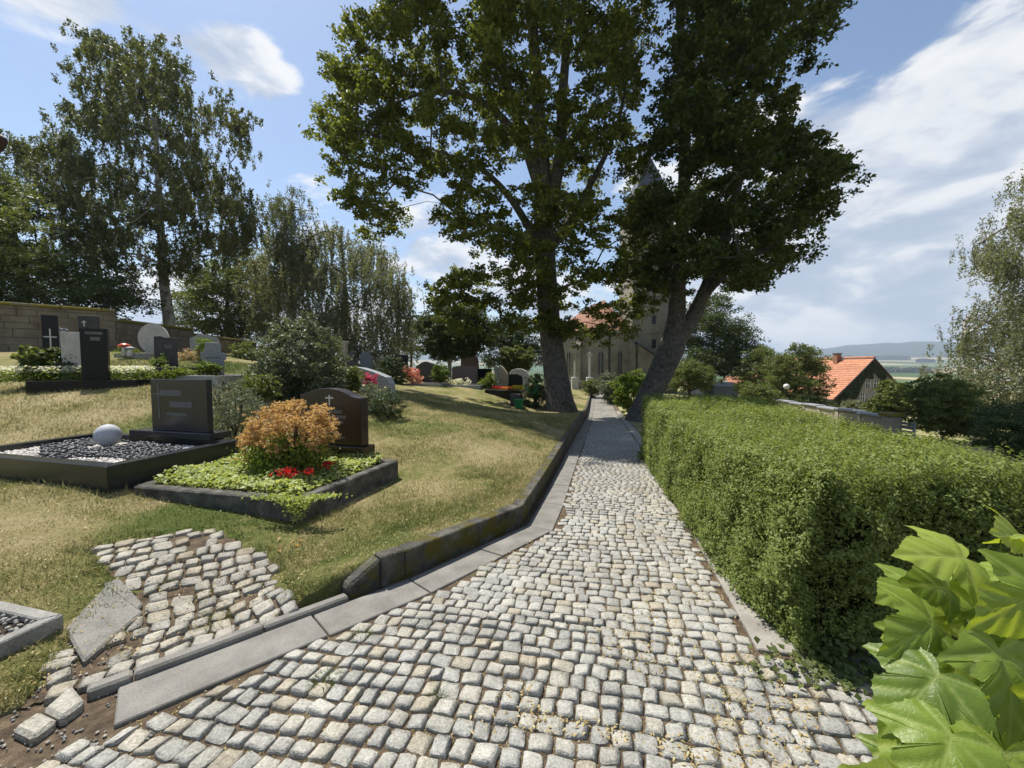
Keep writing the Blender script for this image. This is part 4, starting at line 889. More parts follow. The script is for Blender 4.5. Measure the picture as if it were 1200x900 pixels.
scatter_leaves('foliage', np.c_[P2, z][m_], rng.uniform(.032, .072, n)[m_], L['cover'], e, .8)
tr = lev(350, 586, zb_); n = 900; t_ = rng.uniform(0, 1, n)                 # trailing over the front right corner
P2 = np.array([tr[0], tr[1]]) + np.c_[rng.normal(.01, .17, n), rng.normal(-.035, .05, n)]
scatter_leaves('trailing_shoots', np.c_[P2, zb_ + .05 - t_ ** 1.5 * .26 * np.exp(-((P2[:, 0] - tr[0]) / .12) ** 2)], rng.uniform(.02, .042, n), L['cover'], e, .2)
for px_, py_, k in ((338, 553, 150), (352, 551, 60), (383, 544, 45), (362, 553, 25)):
    c = lev(px_, py_, zb_ + .15)
    if k == 60: continue
    f = thing('red_flower', (c[0], c[1], zb_), {150: 'cluster of deep red begonia blossoms in the front of the planted grave', 45: 'single small red blossom near the brown headstone', 25: 'tiny red blossom beside the larger red flower cluster'}[k], 'flower', 'red flowers on the planted grave')
    k = 90 if k > 100 else k
    P2 = c[None] + rng.normal(0, 1, (k, 3)) * np.array([.055 if k > 80 else .03, .04, .022 if k > 80 else .015])
    scatter_leaves('petals', P2, rng.uniform(.028, .045, k), L['red'], f, .4, .85)
    MB().tube([(c[0], c[1], zb_ - .06), (c[0], c[1], c[2])], .006, 5).obj('stem', M['twig'], f)
# loose flat stone lying in the grass
c = on_lawn(382, 620); MB().quadprism([(c[0] - .11, c[1] - .05), (c[0] + .08, c[1] - .07), (c[0] + .12, c[1] + .06), (c[0] - .06, c[1] + .06)], c[2] - .05, c[2] + .012).obj('flat_stone', M['conc_light'], None, bevel=.01, label='small flat grey stone lying in the grass by the planted grave', category='stone')
# ---- (c) gravel-topped stone box cut by the left edge
C0 = lev(75, 719, .02)[:2]; ww = np.array([-.972, .235]); ff = np.array([-.235, -.972])
K4 = [C0 + ff * 1.3, C0, C0 + ww * 1.6, C0 + ff * 1.3 + ww * 1.6]
gc, innc = border('grave_border', K4, .07, -.25, .02, M['conc_light'], C0, 'grey stone grave border with grey gravel at the left edge of the foreground', 'grave border', fill=M['soil'], fill_z=-.02)
n = 1500; P2 = bilin(innc, n); rocks('gravel', np.c_[P2, np.full(n, -.012) + rng.uniform(0, .014, n)], rng.uniform(.008, .02, (n, 3)), M['gravel_grey'], gc, I0, kind='stuff')
gx, gy = GRIT; zz = np.where(gx < lerp(KB, gy), LZ(gx, gy) - .02, PZ(gy) - .008)
rocks('grit', np.c_[gx, gy, zz], rng.uniform(.003, .009, (len(gx), 3)), M['gravel_grey'], None, I0, label='loose grey grit on the bare earth in the lower left corner', cat='gravel', kind='stuff')
# ---- (d) black grave of the upper left
zd = at(30, 447, 8.0)[2]; Kd = [lev(160, 446.5, zd), None, None, lev(30, 449, zd)]
Kd = [at(160, 446, 8.9)[:2], at(160, 446, 8.9)[:2] + BD * 1.15, at(30, 447, 8.0)[:2] + BD * 1.2 + np.array([-2.4, .6]), at(30, 447, 8.0)[:2]]
gd, innd = border('grave_border', Kd, .12, .5, zd, M['black'], Kd[0], 'black polished grave border with white flowers at the left', 'grave border', fill=M['soil'], fill_z=zd - .06, bevel=.006)
K2 = [at(30, 448, 8.0)[:2], at(30, 448, 8.0)[:2] + BD * .9, at(-120, 444, 8.2)[:2] + BD * .9, at(-120, 448, 8.2)[:2]]
headstone(96, 128, 384.5, 445, 8.75, 'rect', .2, M['black'], 'tall black polished headstone at the end of the white flowered grave', lines=((-.3, .34, .88, .93), (-.12, .24, .76, .83)), name='headstone', yaw=.62)
headstone(73, 97, 389, 440, 9.0, 'rect', .16, M['pale'], 'plain pale stone slab standing left of the tall black headstone', yaw=.62)
headstone(50.5, 68.5, 369, 421, 9.9, 'rect', .14, M['black'], 'narrow black stele with a large bright cross', cross=(.05, .42, .54, .86), yaw=.62)
headstone(68, 80, 384, 415, 10.4, 'rough', .15, M['greystone'], 'small grey headstone peeping out behind the pale slab', yaw=.62)
headstone(93, 117, 370, 412, 11.0, 'rect', .15, M['rough_dark'], 'dark headstone with tiny cross rising behind the tall black one', cross=(-.2, .78, .16, .22), lines=(), yaw=.62)
n = 2600; P2 = bilin([at(158, 446, 9.0)[:2], at(158, 446, 9.0)[:2] + BD * .5, at(-40, 446, 8.3)[:2] + BD * .8, at(-40, 446, 8.1)[:2] + BD * .15], n)
e = thing('flower_bed', (*np.mean(P2, axis=0), zd), 'band of white and pale green bedding flowers along the black grave border', 'flowers')
scatter_leaves('foliage', np.c_[P2, zd - .04 + rng.uniform(0, .27, n)], rng.uniform(.04, .075, n), L['bright'], e)
m_ = P2[:, 1] > 8.45; P3 = P2[m_]; scatter_leaves('blossoms', np.c_[P3, zd + .16 + rng.uniform(0, .16, len(P3))], rng.uniform(.03, .06, len(P3)), L['white'], e)
# ---- (e) upper middle rows
def simple_border(px0, px1, pyt, pyb, Y, dep, mat, label, fill=True, group=None):
    z1 = at(px0, pyt, Y)[2]; a, b = at(px0, pyt, Y)[:2], at(px1, pyt, Y)[:2]
    b = a + UD * (b - a).dot(UD) if abs((b - a).dot(UD)) > .2 else b
    K = [b, b + BD * dep, a + BD * dep, a]; zz = min(lz(*k) for k in K) - .15
    return border('grave_border', K, .1, zz, z1, mat, a, label, 'grave border', fill=M['soil'] if fill else None, fill_z=z1 - .05)
simple_border(128, 216, 430.5, 440, 10.2, 1.4, M['rough_dark'], 'grey stone grave border under the rough dark headstone')
headstone(181, 208.5, 394, 431, 10.9, 'rough', .22, M['rough_dark'], 'rough dark brown headstone with carved side strip', lines=((-.05, .30, .62, .74),), yaw=.62)
headstone(162.5, 199, 379, 415, 13.2, 'round', .25, M['pale'], 'large round pale limestone headstone before the wall', yaw=.62)
simple_border(133, 190, 414, 422, 12.6, 1.2, M['conc_light'], 'pale stone grave border below the round headstone')
headstone(223, 258, 392, 410, 15.5, 'roof', .3, M['greystone'], 'low grey headstone with pitched top behind the stepped stone', yaw=.62)
headstone(236, 266, 401.5, 440, 10.2, 'stepped', .2, M['greystone'], 'pale grey stepped headstone beside the small box ball', lines=((-.28, .3, .52, .56),), yaw=.62)
simple_border(206, 271, 440, 452, 9.6, 1.1, M['greystone'], 'grey granite grave border with a small box ball')
simple_border(205, 240, 424, 431, 12.6, 1.1, M['rough_dark'], 'dark stone border around reddish brown plants')
# two toadstool ornaments
for px_, py0, py1, lab in ((146, 413, 402, 'taller red capped toadstool ornament by the wall'), (152.5, 414, 406, 'shorter grey capped toadstool ornament by the wall')):
    b = at(px_, py0, 12.4); t_ = at(px_, py1, 12.4); h_ = t_[2] - b[2]; e = thing('toadstool_ornament', b, lab, 'ornament', 'toadstool ornaments')
    MB().tube([(b[0], b[1], b[2] - .1), (b[0], b[1], b[2] + h_ * .3), (b[0], b[1], b[2] + h_ * .65)], [.085, .06, .055], 10).obj('stalk', M['white'], e, smooth_=True)
    rs = [.02, .10, .15, .17, .15, .08, .02]; zs = [.55, .56, .6, .68, .8, .95, 1.0]
    MB().tube([(b[0], b[1], b[2] + h_ * z) for z in zs], np.array(rs) * (1 if px_ < 150 else .85), 14).obj('cap', M['red_enamel'] if px_ < 150 else M['greystone'], e, smooth_=True)
# ---- (f) middle distance
headstone(408, 457, 430, 464, 12., 'slant', .25, M['greystone'], 'grey headstone with a slanting top beyond the brown one', yaw=-.5)
b = at(404, 445, 13.5); t_ = at(404, 400, 13.5); e = thing('stone_pillar', b, 'slim ochre stone memorial pillar behind the grey green bush', 'pillar')
MB().box((b[0] - .1, b[1] - .08, b[2] - .6), (b[0] + .1, b[1] + .1, t_[2] - .1)).obj('shaft', M['ochrestone'], e, bevel=.01); MB().box((b[0] - .13, b[1] - .11, t_[2] - .1), (b[0] + .13, b[1] + .13, t_[2])).obj('cap', M['ochrestone'], e, bevel=.01)
MB().box((b[0] + .16, b[1] - .06, b[2] - .6), (b[0] + .4, b[1] + .1, t_[2] - .35)).obj('side_panel', M['rough_dark'], e, bevel=.01)
c0_ = on_lawn(424, 489); c1_ = on_lawn(447, 484); MB().quadprism([(c0_[0], c0_[1]), (c1_[0], c1_[1]), (c1_[0] + .1, c1_[1] + .5), (c0_[0] + .1, c0_[1] + .5)], c0_[2] - .2, c0_[2] + .15).obj('kerb_block', M['conc_light'], None, bevel=.015, label='short grey stone block beside the dark low juniper', category='stone')
headstone(487, 515, 423.5, 446, 24., 'roof', .3, M['rough_dark'], 'grey headstone with pitched top between pink flowers and box ball', yaw=-.2)
headstone(529.5, 558.5, 428.5, 449, 24., 'arch', .3, M['redstone'], 'wide reddish granite headstone behind the white flowers', yaw=-.15, lines=((-.1, .3, .62, .68),))
headstone(463, 476, 416, 440, 27., 'rect', .3, M['black'], 'dark headstone rising behind the round conifer')
headstone(421, 436, 412, 428, 30., 'stepped', .3, M['greystone'], 'low grey stepped headstone in the far row beside the pillar')
headstone(440, 452, 418, 430, 31., 'rect', .3, M['pale'], 'small pale headstone in the far row')
headstone(540, 562, 409, 436, 31., 'slant', .4, M['redstone'], 'tall dark reddish headstone in the shade of the lime', yaw=.1)
headstone(560, 575, 432, 450, 25., 'rect', .3, M['black'], 'square black headstone right of the reddish granite one')
headstone(579, 584.5, 430, 452, 23.5, 'rect', .2, M['greystone'], 'slim pale grey stele left of the white arched headstone')
headstone(585, 595, 429, 453, 22.5, 'slant', .25, M['ochrestone'], 'pale stele with curved top touching the white arched headstone')
# white arched stone around a dark slab
b = at(608, 456, 22); sc_ = 22 / FPX; e = thing('headstone', b, 'white rough arched headstone wrapped around a dark slab', 'headstone')
op = [(-12, 17), (-9, 22), (-3, 24), (4, 23.5), (9, 21), (12.5, 15), (13, 8), (12, 0), (5, 0), (4.5, 8), (4.6, 12.5), (3, 16), (-3, 18), (-10, 18)]
prism('stone', [(u * sc_, v * sc_) for u, v in op[::-1]][::-1], .45, b, -.1, M['gravel'], e, bevel=.03, z_sink=.2)
prism('slab', [(-14 * sc_, 0), (4.4 * sc_, 0), (4.5 * sc_, 12 * sc_), (3 * sc_, 15.6 * sc_), (-3 * sc_, 17.6 * sc_), (-11 * sc_, 17.6 * sc_)], .25, b + np.array([0, .06, 0]), -.1, M['black'], e, bevel=.01, z_sink=.2)
simple_border(465, 480, 449.5, 456, 21.8, 1.2, M['conc_light'], 'grey stone border below the round conifer'); simple_border(480, 521, 449.5, 455, 22., 1.4, M['conc_light'], 'pale stone border of the grave with pink and peach flowers')
simple_border(522, 566, 451, 456, 22, 1.3, M['greystone'], 'grey stone border of the reddish granite grave')
# raised planter at right of the row, on a stone block
zt_ = at(568, 457, 20.5)[2]; a = at(568, 457, 20.8)[:2]; b = at(612, 457.5, 19.8)[:2]
K = [b, b + BD * 1.1, a + BD * 1.1, a]; border('grave_border', K, .12, lz(*b) - .2, zt_, M['black'], b, 'raised dark planter box with red and orange flowers beside the lime trunk', 'planter', fill=M['soil'], fill_z=zt_ - .03)
for (pa, pb, mt, lab, cat_) in ((574, 589, 'red', 'row of bright red flowers in the raised planter', 'flowers'), (588, 600, 'orangef', 'orange flowers in the middle of the raised planter', 'flowers'), (599, 612, 'yellow', 'yellow flowers at the right end of the raised planter', 'flowers')):
    n = 260; t_ = rng.uniform(0, 1, n); x = (pa + (pb - pa) * t_ - 568) / 44; P2 = a[None] + (b - a)[None] * x[:, None] + BD[None] * rng.uniform(.2, .7, n)[:, None]
    e = thing('bedding_flowers', (*np.mean(P2, axis=0), zt_), lab, cat_, 'flowers in the raised planter')
    scatter_leaves('blossoms', np.c_[P2, zt_ + .02 + rng.uniform(0, .14 if mt != 'yellow' else .24, n)], rng.uniform(.05, .10, n), L[mt], e); k = n // 3
    scatter_leaves('leaves', np.c_[P2[:k], zt_ - .02 + rng.uniform(0, .1, k)], rng.uniform(.05, .10, k), L['bright'], e)
# green plastic watering can leaning in, and green bucket by the trunk
P = at(608, 479, 18.9); e = thing('bucket', (P[0], P[1], lz(P[0], P[1])), 'green plastic bucket standing by the lime trunk', 'bucket')
z0 = lz(P[0], P[1]); MB().tube([(P[0], P[1], z0 - .02), (P[0], P[1], z0 + .02), (P[0], P[1], z0 + .42), (P[0], P[1], z0 + .45), (P[0], P[1], z0 + .44), (P[0], P[1], z0 + .1)], [.17, .18, .26, .275, .245, .16], 18).obj('pail', M['green_plastic'], e, smooth_=True)
MB().tube(spline([(P[0] - .26, P[1], z0 + .43), (P[0] - .2, P[1] - .16, z0 + .5), (P[0], P[1] - .26, z0 + .53), (P[0] + .2, P[1] - .16, z0 + .5), (P[0] + .26, P[1], z0 + .43)]), .012, 6).obj('handle', M['iron'], e)
P = at(626, 462, 19.4); e = thing('watering_can', (P[0], P[1], P[2]), 'green plastic watering can hanging tilted beside the lime trunk', 'watering can')
ax = np.array([.32, .0, .95]); bdy = [P + ax * t for t in (0, .03, .3, .5, .55)]
MB().tube(bdy, [.17, .2, .2, .17, .1], 14).obj('can_body', M['green_plastic'], e, smooth_=True)
MB().tube(spline([P + ax * .1 + np.array([-.18, -.02, 0]), P + np.array([-.35, -.04, .25]), P + np.array([-.52, -.05, .5])]), [.05] * 4 + [.035] * 4 + [.05], 8).obj('spout', M['green_plastic'], e, smooth_=True)
MB().tube(spline([P + ax * .5 + np.array([-.05, 0, 0]), P + ax * .7 + np.array([.12, 0, 0]), P + ax * .35 + np.array([.32, 0, 0]), P + ax * .1 + np.array([.18, 0, 0])]), .022, 6).obj('handle', M['green_plastic'], e, smooth_=True)
g0 = lz(P[0], P[1]); st = thing('tap_post', (P[0] + .1, P[1] + .25, g0), 'dark wooden post carrying the watering can by the lime trunk', 'post')
MB().box((P[0] + .02, P[1] + .2, g0 - .2), (P[0] + .18, P[1] + .34, P[2] + .75)).obj('post', M['wood'], st, bevel=.01); MB().box((P[0] - .25, P[1] - .12, P[2] - .05), (P[0] + .4, P[1] + .3, P[2] - .005)).obj('shelf', M['wood'], st)
a_ = at(603, 462, 19.3); MB().box((a_[0] - .22, a_[1] - .1, lz(a_[0], a_[1]) - .2), (a_[0] + .3, a_[1] + .35, a_[2])).obj('stone_block', M['rough_dark'], None, bevel=.02, label='dark stone block under the end of the raised planter', category='stone')
# slender memorials before the church
for px_, py0, py1, cw, lab in ((691, 442, 412, True, 'white wayside cross on a stepped base before the church'), (673.5, 442, 423, False, 'slender pale stone post left of the white cross')):
    b = at(px_, py0, 43); t_ = at(px_, py1, 43); g0 = GZ(b[0], b[1]); e = thing('wayside_cross' if cw else 'stone_post', (b[0], b[1], g0), lab, 'cross' if cw else 'post')
    MB().box((b[0] - .09, b[1] - .09, b[2] - .05), (b[0] + .09, b[1] + .09, t_[2])).obj('shaft', M['pale'], e)
    MB().box((b[0] - .35, b[1] - .3, g0 - .3), (b[0] + .35, b[1] + .3, b[2])).obj('base', M['pale'], e, bevel=.05)
    if cw: MB().box((b[0] - .28, b[1] - .07, t_[2] - .42), (b[0] + .28, b[1] + .07, t_[2] - .24)).obj('arm', M['pale'], e)
A, B = at(662, 447, 45.5), at(712, 447, 46.5); e = thing('low_wall', (A[0], A[1], -1.6), 'low stone wall in front of the church at the end of the path', 'wall')
MB().quadprism([(A[0], A[1]), (B[0], B[1]), (B[0], B[1] + .35), (A[0], A[1] + .35)], -2.2, A[2] - .1).obj('wall_core', M['church'], e); MB().quadprism([(A[0] - .05, A[1] - .06), (B[0] + .05, B[1] - .06), (B[0] + .05, B[1] + .41), (A[0] - .05, A[1] + .41)], A[2] - .1, A[2] + .03).obj('coping', M['greystone'], e)
# ---- lamp beyond the hedge, white things under the far tree
P = at(921, 472, 30); t_ = at(921, 453, 30); e = thing('street_lamp', (P[0], P[1], float(RZ(P[0], P[1]))), 'small globe lamp on a thin post beside the round tree', 'lamp')
MB().tube([(P[0], P[1], float(RZ(P[0], P[1])) - .1), (P[0], P[1], t_[2] - .2)], .045, 8).obj('post', M['iron'], e)
V0, F0 = ico(2); obj('globe', V0 * .22 + np.array([P[0], P[1], t_[2]]), F0, M['white'], e, True)
for px_, w_, hgt, lab in ((822, 4.5, 6.5, 'white van shaped blur parked beyond the round tree'), (845, 20, 5, 'pale greenish shed roof line under the dark tree')):
    P = at(px_, 456, 48); u = 48 / FPX; e = thing('garden_shed', (P[0], P[1], P[2] - 1), 'small white shed standing left of the dark tree trunk' if px_ == 822 else 'long low pale grey shed under the dark tree', 'shed', 'sheds below the churchyard')
    MB().box((P[0] - w_ * u, P[1], P[2] - 3), (P[0] + w_ * u, P[1] + 3, P[2] + (hgt - 2) * u)).obj('wall', M['white'] if px_ == 822 else M['greystone'], e)
    z = P[2] + (hgt - 2) * u; MB().add([(P[0] - w_ * u - .2, P[1] - .2, z), (P[0] + w_ * u + .2, P[1] - .2, z), (P[0] + w_ * u + .2, P[1] + 3.2, z), (P[0] - w_ * u - .2, P[1] + 3.2, z), (P[0] - w_ * u - .2, P[1] + 1.5, z + .5), (P[0] + w_ * u + .2, P[1] + 1.5, z + .5)], [(0, 1, 5, 4), (2, 3, 4, 5), (0, 4, 3), (1, 2, 5), (0, 3, 2, 1)]).obj('roof', M['greystone'], e)
# ---- carved brown beam end of the gateway the picture was taken from (left edge)
bx = at(4, 170, 1.45); e = thing('gateway_beam', (-2.7, 1.3, lz(-2.7, 1.3)), 'dark brown carved timber beam end jutting in at the left edge', 'beam')
d_ = np.array([-1, -.08, 0]); tip = at(12, 166, 1.45)
op = [(0, .012), (.006, -.0), (.0, -.02), (-.012, -.045), (-.03, -.062), (-.06, -.07), (-1.1, -.07), (-1.1, .05), (-.05, .03), (-.015, .025)]
prism('beam', [(u, v * .8) for u, v in op[::-1]], .07, tip - np.array([0, .07, 0]), .08, M['wood'], e, bevel=.006)
MB().box((-2.66, 1.22, lz(-2.7, 1.3) - .1), (-2.52, 1.36, tip[2] - .072)).obj('post', M['wood'], e, bevel=.01)
# ================================================================== VEGETATION
def clump_points(poly, Z, depth, n, r, inset=0.):
    """clump centres through the crown's volume: pixel outline at distance Z, DEPTH metres half-thickness"""
    P = np.array(poly, float); x0, y0 = P.min(0); x1, y1 = P.max(0); out = []
    dm = None
    while len(out) < n:
        x, y = r.uniform(x0, x1, 4 * n), r.uniform(y0, y1, 4 * n); m = in_poly(x, y, poly); x, y = x[m], y[m]
        d = edge_dist(x, y, poly); m = d > inset; x, y, d = x[m], y[m], d[m]; dm = dm or np.percentile(d, 96)
        f = np.clip(d / dm, 0, 1); f = np.sqrt(1 - (1 - f) ** 2)
        u = r.uniform(-1, 1, len(x)); u = np.sign(u) * np.abs(u) ** .7
        for a, b, k in zip(x, y, u * f):
            out.append(at(a, b, Z + k * depth))
            if len(out) >= n: break
    return np.array(out)
def skeleton(nodes, targets, lift=.25):
    """connect every target to the nearest node that lies lower/inner; returns list of (child, parent) in one node array"""
    N_ = [np.array(p) for p in nodes]; par = [None] * len(N_); root = np.mean(N_, axis=0)
    order = np.argsort([min(np.linalg.norm(t - n) for n in N_) for t in targets]); base = len(N_)
    for i in order:
        t = targets[i]; A = np.array(N_); d = np.linalg.norm(A - t, axis=1) + np.maximum(A[:, 2] - t[2] + .2, 0) * 1.2
        j = int(np.argmin(d)); p = A[j]; L_ = np.linalg.norm(t - p)
        if L_ > 1.2:
            mid = (p + t) / 2 + np.array([0, 0, lift * L_ * .35]) + rng.normal(0, .05 * L_, 3); N_.append(mid); par.append(j); j = len(N_) - 1
        N_.append(np.array(t)); par.append(j)
    return N_, par, base
def limbs(N_, par, base, r_tip, expo, n=5, rmax=9.):
    cnt = [0] * len(N_)
    for i in range(len(N_) - 1, base - 1, -1):
        cnt[i] += 1
        if par[i] is not None: cnt[par[i]] += cnt[i]
    mb = MB()
    for i in range(base, len(N_)):
        p = par[i]; r1 = min(r_tip * cnt[i] ** expo, rmax); r0 = min(r_tip * (cnt[p] if p >= base else cnt[i] * 1.4) ** expo, rmax, r1 * 1.6)
        mb.tube([N_[p], N_[i]], [r0, r1], n, False)
    return mb
def leaves_in(cl, per, spread, size, mat, style='tuft', r=rng, sub=9, flat=.6, drop=0.):
    """leaf cloud: each clump holds SUB tufts, each tuft a handful of leaves"""
    n = len(cl); per = int(per)
    s1 = cl[:, None, :] + r.normal(0, 1, (n, sub, 3)) * spread * np.array([1, 1, flat])
    k = max(per // sub, 1)
    if style == 'hang':
        t = r.uniform(0, 1, (n, sub, k, 1)); ln = drop * r.uniform(.4, 1.2, (n, sub, 1, 1))
        P = s1[:, :, None, :] + r.normal(0, .07, (n, sub, k, 3)) * np.array([1, 1, .5]) - t * ln * np.array([0, 0, 1.]) + t ** 2 * .12 * r.normal(0, 1, (n, sub, 1, 3)) * np.array([1, 1, 0])
    else:
        P = s1[:, :, None, :] + r.normal(0, 1, (n, sub, k, 3)) * spread * .36 * np.array([1, 1, .55])
        P[..., 2] -= (P[..., 0] - cl[:, None, None, 0]) ** 2 * .05
    P = P.reshape(-1, 3); m = len(P)
    N_ = rand_unit(m, r) + np.array([0, 0, .9 if style != 'hang' else .1])
    D = None
    if style == 'hang': D = rand_unit(m, r) * .6 + np.array([0, 0, -1.])
    return P, N_, size * r.uniform(.65, 1.25, m), D
def tree(name, label, cat, crown, Z, depth, trunk, nclump, per, spread, lsize, lmat, bmat, style='tuft', drop=0., group=None, seed=1, r_tip=.018, expo=.46, sub=9, flat=.6, sides=8, flute=0., wid=.62, extra_limbs=(), limb_targets=None, flare=1.0, inset=0.):
    """trunk: [(px, py, radius_m)] from the ground up"""
    r = np.random.default_rng(seed)
    TP = [at(px, py, Z + (t[3] if len(t) > 3 else 0)) if False else at(t[0], t[1], Z + (t[3] if len(t) > 3 else 0)) for t in trunk for px, py in [(t[0], t[1])]]
    base = TP[0]; g = GZ(base[0], base[1]); e = thing(name, (base[0], base[1], min(g, base[2])), label, cat, group)
    TP = [np.array([base[0], base[1], min(g, base[2]) - .3])] + TP; TR = [trunk[0][2] * flare] + [t[2] for t in trunk]
    sp = spline(TP, 5); rd = np.interp(np.linspace(0, len(TP) - 1, len(sp)), range(len(TP)), TR)
    mb = MB(); V, Fs = tube(sp, rd, sides, True, flute, seed); mb.add(V, Fs); nodes = list(sp[len(sp) // 3:])
    for lb in extra_limbs:
        LP = spline([at(q[0], q[1], Z + (q[3] if len(q) > 3 else 0)) for q in lb], 5); lr = np.interp(np.linspace(0, len(lb) - 1, len(LP)), range(len(lb)), [q[2] for q in lb])
        V, Fs = tube(LP, lr, max(6, sides // 2), True, flute * .5, seed + 3); mb.add(V, Fs); nodes += list(LP[2:])
    mb.obj('trunk', bmat, e, smooth_=True)
    cl = clump_points(crown, Z, depth, nclump, r, inset)
    N_, par, b0 = skeleton(nodes, cl[:: max(1, len(cl) // 170)])
    limbs(N_, par, b0, r_tip, expo).obj('branches', bmat, e, smooth_=True, kind='stuff')
    P, Nn, S, D = leaves_in(cl, per, spread, lsize, lmat, style, r, sub, flat, drop)
    link('crown', leaf_mesh('crown', P, Nn, S, lmat, r, wid=wid, Dr=D, tri=Z > 20), e)
    return e
# ---- the two big limes
limeL = [(402, -40), (412, 15), (388, 48), (372, 70), (392, 100), (352, 125), (362, 160), (386, 185), (380, 225), (404, 248), (430, 290), (452, 300), (476, 250), (492, 222), (508, 235), (512, 290), (505, 345), (510, 385), (535, 396), (580, 388), (640, 392),
         (690, 414), (712, 402), (742, 392), (765, 368), (772, 260), (775, 150), (768, 20), (770, -120), (740, -260), (640, -330), (520, -300), (440, -200)]
tree('lime_tree', 'big lime tree with thick trunk left of the path', 'tree', limeL, 19., 5.2,
     [(658, 482, .78), (656, 468, .68), (652, 440, .60), (645, 385, .53), (641, 330, .50), (637, 260, .46), (634, 180, .36), (628, 90, .28), (622, 0, .2), (610, -150, .1), (606, -240, .04)],
     620, 330, .40, .185, L['lime'], M['bark'], seed=11, inset=7, sides=26, flute=.09, r_tip=.009, expo=.54, flare=1.35,
     extra_limbs=([(640, 262, .34), (655, 190, .27), (660, 100, .22), (672, -20, .15), (690, -150, .06)], [(636, 230, .3), (610, 150, .22), (585, 60, .17), (560, -60, .1), (540, -160, .04)],
                  [(636, 205, .24), (590, 140, .17, -1), (548, 112, .12, -1.5), (500, 108, .08, -2), (455, 125, .03, -2.4)], [(639, 300, .22), (600, 235, .15, -1), (560, 195, .10, -2), (520, 180, .05, -2.5)], [(640, 300, .22), (690, 220, .16, 1), (725, 140, .1, 1), (740, 40, .05, 1)]))
limeR = [(780, -60), (776, 30), (764, 120), (752, 230), (742, 310), (752, 352), (778, 352), (800, 352), (832, 352), (858, 338), (880, 345), (905, 330), (936, 340), (922, 312), (956, 300), (935, 280), (955, 262), (990, 248), (1010, 215), (1000, 185), (972, 178), (962, 158),
         (930, 150), (928, 130), (950, 108), (985, 98), (965, 82), (950, 55), (985, 32), (1004, 5), (1000, -60), (980, -170), (900, -250), (820, -200)]
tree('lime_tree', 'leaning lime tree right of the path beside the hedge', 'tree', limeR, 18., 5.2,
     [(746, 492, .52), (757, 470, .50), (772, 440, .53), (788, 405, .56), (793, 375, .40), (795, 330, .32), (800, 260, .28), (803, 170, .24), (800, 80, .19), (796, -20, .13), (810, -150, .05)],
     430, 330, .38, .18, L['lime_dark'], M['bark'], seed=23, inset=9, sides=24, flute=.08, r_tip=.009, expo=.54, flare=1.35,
     extra_limbs=([(786, 408, .44), (808, 378, .36), (822, 350, .30), (842, 300, .24), (862, 230, .18), (880, 140, .13), (890, 30, .09), (900, -100, .03)], [(826, 345, .2), (862, 310, .13, -1), (900, 290, .08, -1.5), (935, 270, .04, -1.8)], [(850, 272, .16), (895, 235, .11), (940, 220, .07), (985, 208, .03)]))
# ---- birches and trees along the wall on the left
tree('birch_tree', 'tall birch with pale trunk behind the churchyard wall', 'tree', [(95, 28), (125, 40), (160, 42), (195, 42), (215, 72), (220, 105), (245, 125), (262, 102), (285, 130), (290, 160), (278, 200), (298, 235), (305, 262), (285, 300), (240, 305), (200, 315), (140, 320), (92, 325), (62, 300), (40, 235), (14, 190), (22, 165), (62, 170), (65, 120), (90, 95), (88, 55)], 27., 5.0,
     [(198, 376, .34), (192, 330, .27), (189, 280, .22), (186, 220, .17), (182, 150, .12), (176, 80, .05)], 340, 400, .44, .17, L['birch'], M['birchbark'], style='hang', drop=.9, seed=31, r_tip=.014, sub=10)
tree('birch_tree', 'slim birch rising above the weeping trees', 'tree', [(325, 225), (340, 216), (358, 235), (366, 262), (372, 300), (362, 340), (330, 345), (316, 300), (312, 260)], 34., 2.2, [(345, 415, .2), (344, 340, .15), (342, 280, .1), (340, 235, .05)], 75, 300, .5, .15, L['birch'], M['birchbark'], style='hang', drop=1.2, seed=32)
tree('weeping_birch', 'broad weeping birch in the left middle distance', 'tree', [(300, 290), (330, 275), (365, 270), (400, 262), (430, 285), (458, 300), (480, 325), (486, 360), (488, 405), (455, 418), (400, 418), (340, 415), (305, 380), (292, 335)], 34., 4.2, [(402, 425, .3), (402, 380, .25), (404, 330, .18), (400, 285, .06)], 300, 380, .6, .17, L['weeping'], M['birchbark'], style='hang', drop=2.0, seed=33)
tree('ash_tree', 'bushy green tree between the tall birch and the weeping birch', 'tree', [(212, 330), (235, 318), (262, 300), (290, 290), (318, 300), (322, 345), (315, 385), (285, 402), (245, 398), (215, 385), (205, 360)], 38., 3.5, [(268, 410, .25), (266, 370, .2), (268, 320, .08)], 170, 280, .62, .2, L['mid'], M['twig'], seed=34)
tree('dark_tree', 'dark spreading tree behind the wall at the far left', 'tree', [(-60, 190), (-10, 200), (22, 215), (45, 250), (62, 290), (100, 312), (135, 318), (165, 335), (170, 362), (120, 372), (40, 372), (-60, 375), (-110, 300)], 24., 4.5, [(30, 385, .32), (28, 330, .25), (15, 270, .15), (5, 220, .05)], 210, 280, .55, .17, L['dark'], M['bark'], seed=35)
tree('young_ash', 'lighter green tree leaning in front of the dark tree at the far left', 'tree', [(-40, 195), (0, 200), (28, 228), (52, 268), (72, 315), (40, 335), (0, 330), (-50, 320)], 21., 2.2, [(-20, 390, .2), (-18, 330, .16), (0, 260, .07)], 60, 260, .45, .14, L['mid'], M['twig'], seed=36)
tree('conifer', 'clipped dark conifer standard with short trunk beneath the lime', 'tree', [(492, 385), (505, 365), (530, 352), (556, 360), (575, 380), (572, 405), (548, 418), (525, 420), (503, 412)], 27., 2.2, [(527, 438, .14), (527, 420, .13), (528, 385, .06)], 150, 330, .34, .16, L['dark'], M['ochrestone'], seed=37)
